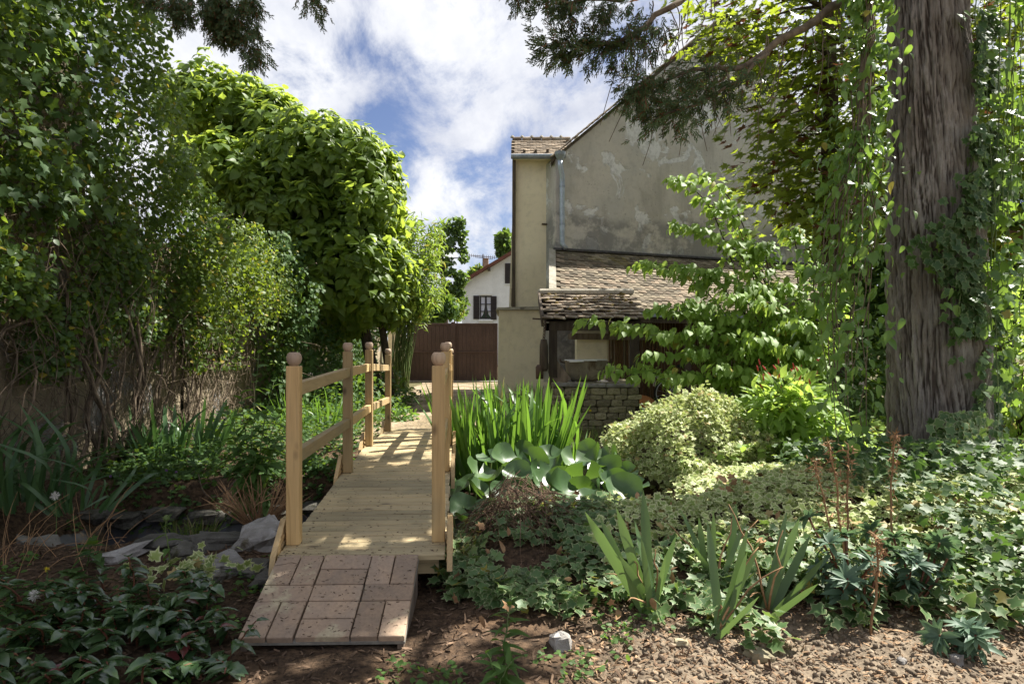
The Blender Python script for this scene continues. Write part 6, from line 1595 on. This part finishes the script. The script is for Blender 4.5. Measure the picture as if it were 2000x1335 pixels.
# glossy shrub, lower left: many stems with arched toothed leaves
tipsg = []
for i in range(92):
    px = RNG.uniform(-40, 440); top = np.interp(px, [-40, 100, 230, 330, 440], [1120, 1085, 1060, 1080, 1130]); py = RNG.uniform(top, 1330); dd = np.interp(py, [1060, 1335], [3.3, 2.25]) + RNG.uniform(-.1, .1); tipsg.append((px, py, dd))
groups = [('low glossy dark green shrub, front part at the lower left corner', lambda t_: t_[1] > 1215 and t_[0] < 230), ('glossy dark green shrub sprays between the rocks and lower left corner', lambda t_: t_[1] <= 1215), ('glossy dark green shrub branch reaching towards the brick ramp', lambda t_: t_[1] > 1215 and t_[0] >= 230)]
for lab, fn in groups:
    tt = [t_ for t_ in tipsg if fn(t_)]; cx = np.mean([X(a, c) for a, b, c in tt]); cy = np.mean([c for a, b, c in tt]); o = thing('glossy_shrub', lab, 'shrub', (cx, cy, float(hgt(cx, cy)))); b0 = np.array(o.location); P, D, N, S = [], [], [], []
    for k, (px, py, dd) in enumerate(tt):
        tip = PT(px, py, dd); tip[2] = np.clip(tip[2], .06, .6); a = np.array((tip[0] * .8 + cx * .2 + RNG.uniform(-.05, .05), tip[1] + RNG.uniform(.0, .12), 0)); a[2] = float(hgt(a[0], a[1])) - .01
        q = wob(bez(a, (a[0], a[1], tip[2] * .8), tip, 8), .02, k); MB().tube(q - b0, taper(8, .005, .003), 5).build('stem', REDST, o, True)
        m = 15
        for i in range(m):
            u = .25 + .75 * i / (m - 1); j = min(6, int(u * 7)); a_ = i * 2.1 + k; h_ = np.array((math.cos(a_), math.sin(a_), 0)); P.append(q[j] + (q[j + 1] - q[j]) * (u * 7 - j)); D.append(nrm(h_ + np.array((0, 0, .25 - .3 * RNG.random())))); N.append(nrm(np.array((0, 0, 1.)) + RNG.normal(size=3) * .2)); S.append(RNG.uniform(.045, .09))
    leaves(o, [TOOTH, LANCE, OVATE], P, np.array(D), np.array(N), np.array(S), GLOSS, 300, minpx=4)
stemplant('mahonia_sprig', 'single dark toothed leaf sprig overhanging the brick ramp corner', 'sprig', G(440, 2.62), [PT(500, 1212, 2.62)], TOOTH, GLOSS, REDST, .085, 9, t0=.4)
iv = thing('ivy_tuft', 'cream variegated ivy tuft among the glossy shrub at left', 'ivy', tuple(G(370, 3.3))); n = 70
leaves(iv, IVY, np.array(iv.location) + RNG.normal(size=(n, 3)) * (.12, .08, .03) + (0, 0, .12), rdir(n), rdir(n, 1.6), RNG.uniform(.05, .085, n), IVYP, 300)
# ground creepers
def creeper(name, label, n, x0, x1, y0, y1, thr, seed, mat, size, lift, tm=ROUND):
    P = scatter_ground(n, x0, x1, y0, y1, lambda x, y: (fbm(x * 2.3, y * 2.3, seed, 3) > thr) & (pond(x, y) < .3) & ~((x > -1.15) & (x < -.34) & (y > 2.65) & (y < 8))); k = len(P); P[:, 2] += RNG.uniform(*lift, k)
    o = thing(name, label, 'ground cover', (float(P[:, 0].mean()), float(P[:, 1].mean()), .03)); leaves(o, tm, P, nrm(RNG.normal(size=(k, 3)) * (1, 1, .3)), nrm(RNG.normal(size=(k, 3)) * .4 + (0, -.15, 1)), RNG.uniform(*size, k), mat, 200, minpx=8)
creeper('clover_cover', 'small round leaved weeds in the shade left of the ramp', 1500, -3.0, -1.15, 2.2, 3.9, .5, 3.0, WEED, (.018, .035), (.005, .05))
creeper('clover_cover', 'small weeds on the ground in front and right of the ramp', 800, -1.2, .7, 2.2, 3.1, .52, 8.0, WEED, (.016, .03), (.005, .04))
creeper('geranium_cover', 'low dark geranium cover on the far left pond bank', 5200, -3.9, -1.5, 6.0, 8.4, .3, 5.0, DARKL, (.03, .055), (.02, .22), IVY)
creeper('verge_cover', 'low weeds in shade along the left of the gravel path', 3600, -3.9, -1.8, 8.2, 14, .36, 5.0, DARKL, (.05, .09), (.02, .3), OVATE_W)
creeper('bank_cover', 'ground leaves under the arching shrub and mound', 4200, 1.3, 4.6, 5.6, 8.6, .3, 5.0, DOG, (.05, .09), (.02, .25), OVATE_W)
creeper('yard_cover', 'grassy weeds between well, shed and trees at right', 3200, 1.8, 8.0, 8.5, 13, .36, 2.0, WEED, (.06, .12), (.02, .22), LANCE)
# tiny accents: dandelions and seed heads
def flower(label, px, py, d, mat, r, kind='dandelion'):
    g_ = G(px, d); t_ = PT(px, py, d); o = thing(kind, label, 'flower', tuple(g_)); MB().tube(wob(bez(g_, (g_ + t_) / 2 + (.01, 0, 0), t_, 6), .008, px) - g_, .0022, 5).build('stem', GREENST, o)
    n = 60 if mat is FLUFF else 26; v = rdir(n, .2 if mat is FLUFF else 1.0)
    leaves(o, NARROW, np.repeat(t_[None], n, 0), v, rdir(n), r, mat, 300, 'floret', 'florets', .1)
flower('yellow dandelion flower in the shaded left foreground', 91, 1112, 3.3, YELFL, .016)
flower('white dandelion seed head above the left liner edge', 108, 968, 4.2, FLUFF, .03)
flower('white dandelion seed head among the lower left shrub', 68, 1162, 3.0, FLUFF, .028)
flower('small orange ragwort flower in front of the well', 1153, 803, 8.4, YELFL, .03, 'ragwort')
for k, (px, py) in enumerate(((216, 930), (235, 928), (325, 918), (345, 922))):
    flower(('leftmost tiny mauve geranium flower on the left bank', 'mauve geranium flower beside the leftmost one', 'mauve geranium flower nearer the tall weed', 'rightmost tiny mauve geranium flower on the left bank')[k], px, py, 5.9, PURFL, .016, 'geranium_flower')
# pale dry grass stems and long prunings on the left
dg = thing('dry_grass', 'fine pale dry grass stems at the left foreground edge', 'grass', tuple(G(60, 3.6))); g0_ = np.array(dg.location)
for i in range(34):
    a = g0_ + np.array((RNG.uniform(-.35, .35), RNG.uniform(-.2, .3), 0)); b = a + np.array((RNG.uniform(-.1, .35), RNG.uniform(-.1, .1), RNG.uniform(.1, .4))); MB().tube(wob(bez(a, (a + b) / 2 + (-.05, 0, .05), b, 7), .02, i) - g0_, taper(7, .0022, .001), 4).build('stalk', DRYM, dg)
pr_ = thing('cut_cane', 'pale bent dead cane curving over the pond by the sedge', 'cane', tuple(PT(430, 950, 4.7))); MB().tube(bez(PT(388, 925, 4.7), PT(400, 1010, 4.7), PT(462, 935, 4.7), 12) - np.array(pr_.location), .004, 5).build('cane_stem', TWIGM, pr_, True)
# fallen brown leaves caught in the ivy
P = scatter_ground(220, -.3, 3.2, 2.8, 5.0, lambda x, y: pond(x, y) < .3); P[:, 2] += RNG.uniform(.03, .12, len(P))
n = len(P); o = link('dead_leaf_litter', joined('dead_leaf_litter', [OVATE, IVY], RNG.integers(0, 2, n), P, frames(rdir(n), rdir(n, .8)), RNG.uniform(.03, .07, n), DRYM)); tag(o, 'curled brown dead leaves caught among the ivy', 'dead leaves', kind='stuff')
ivy_sheet('bank_ivy', 'dark small ivy creeping down the far bank of the dry pond', 2600, -3.7, -1.45, 5.2, 6.6, lambda x, y: (pond(x, y) < .8) & (fbm(x * 3.1, y * 3.1, 2.0, 3) > .4), DARKL, (.035, .065), (.01, .06), 120)
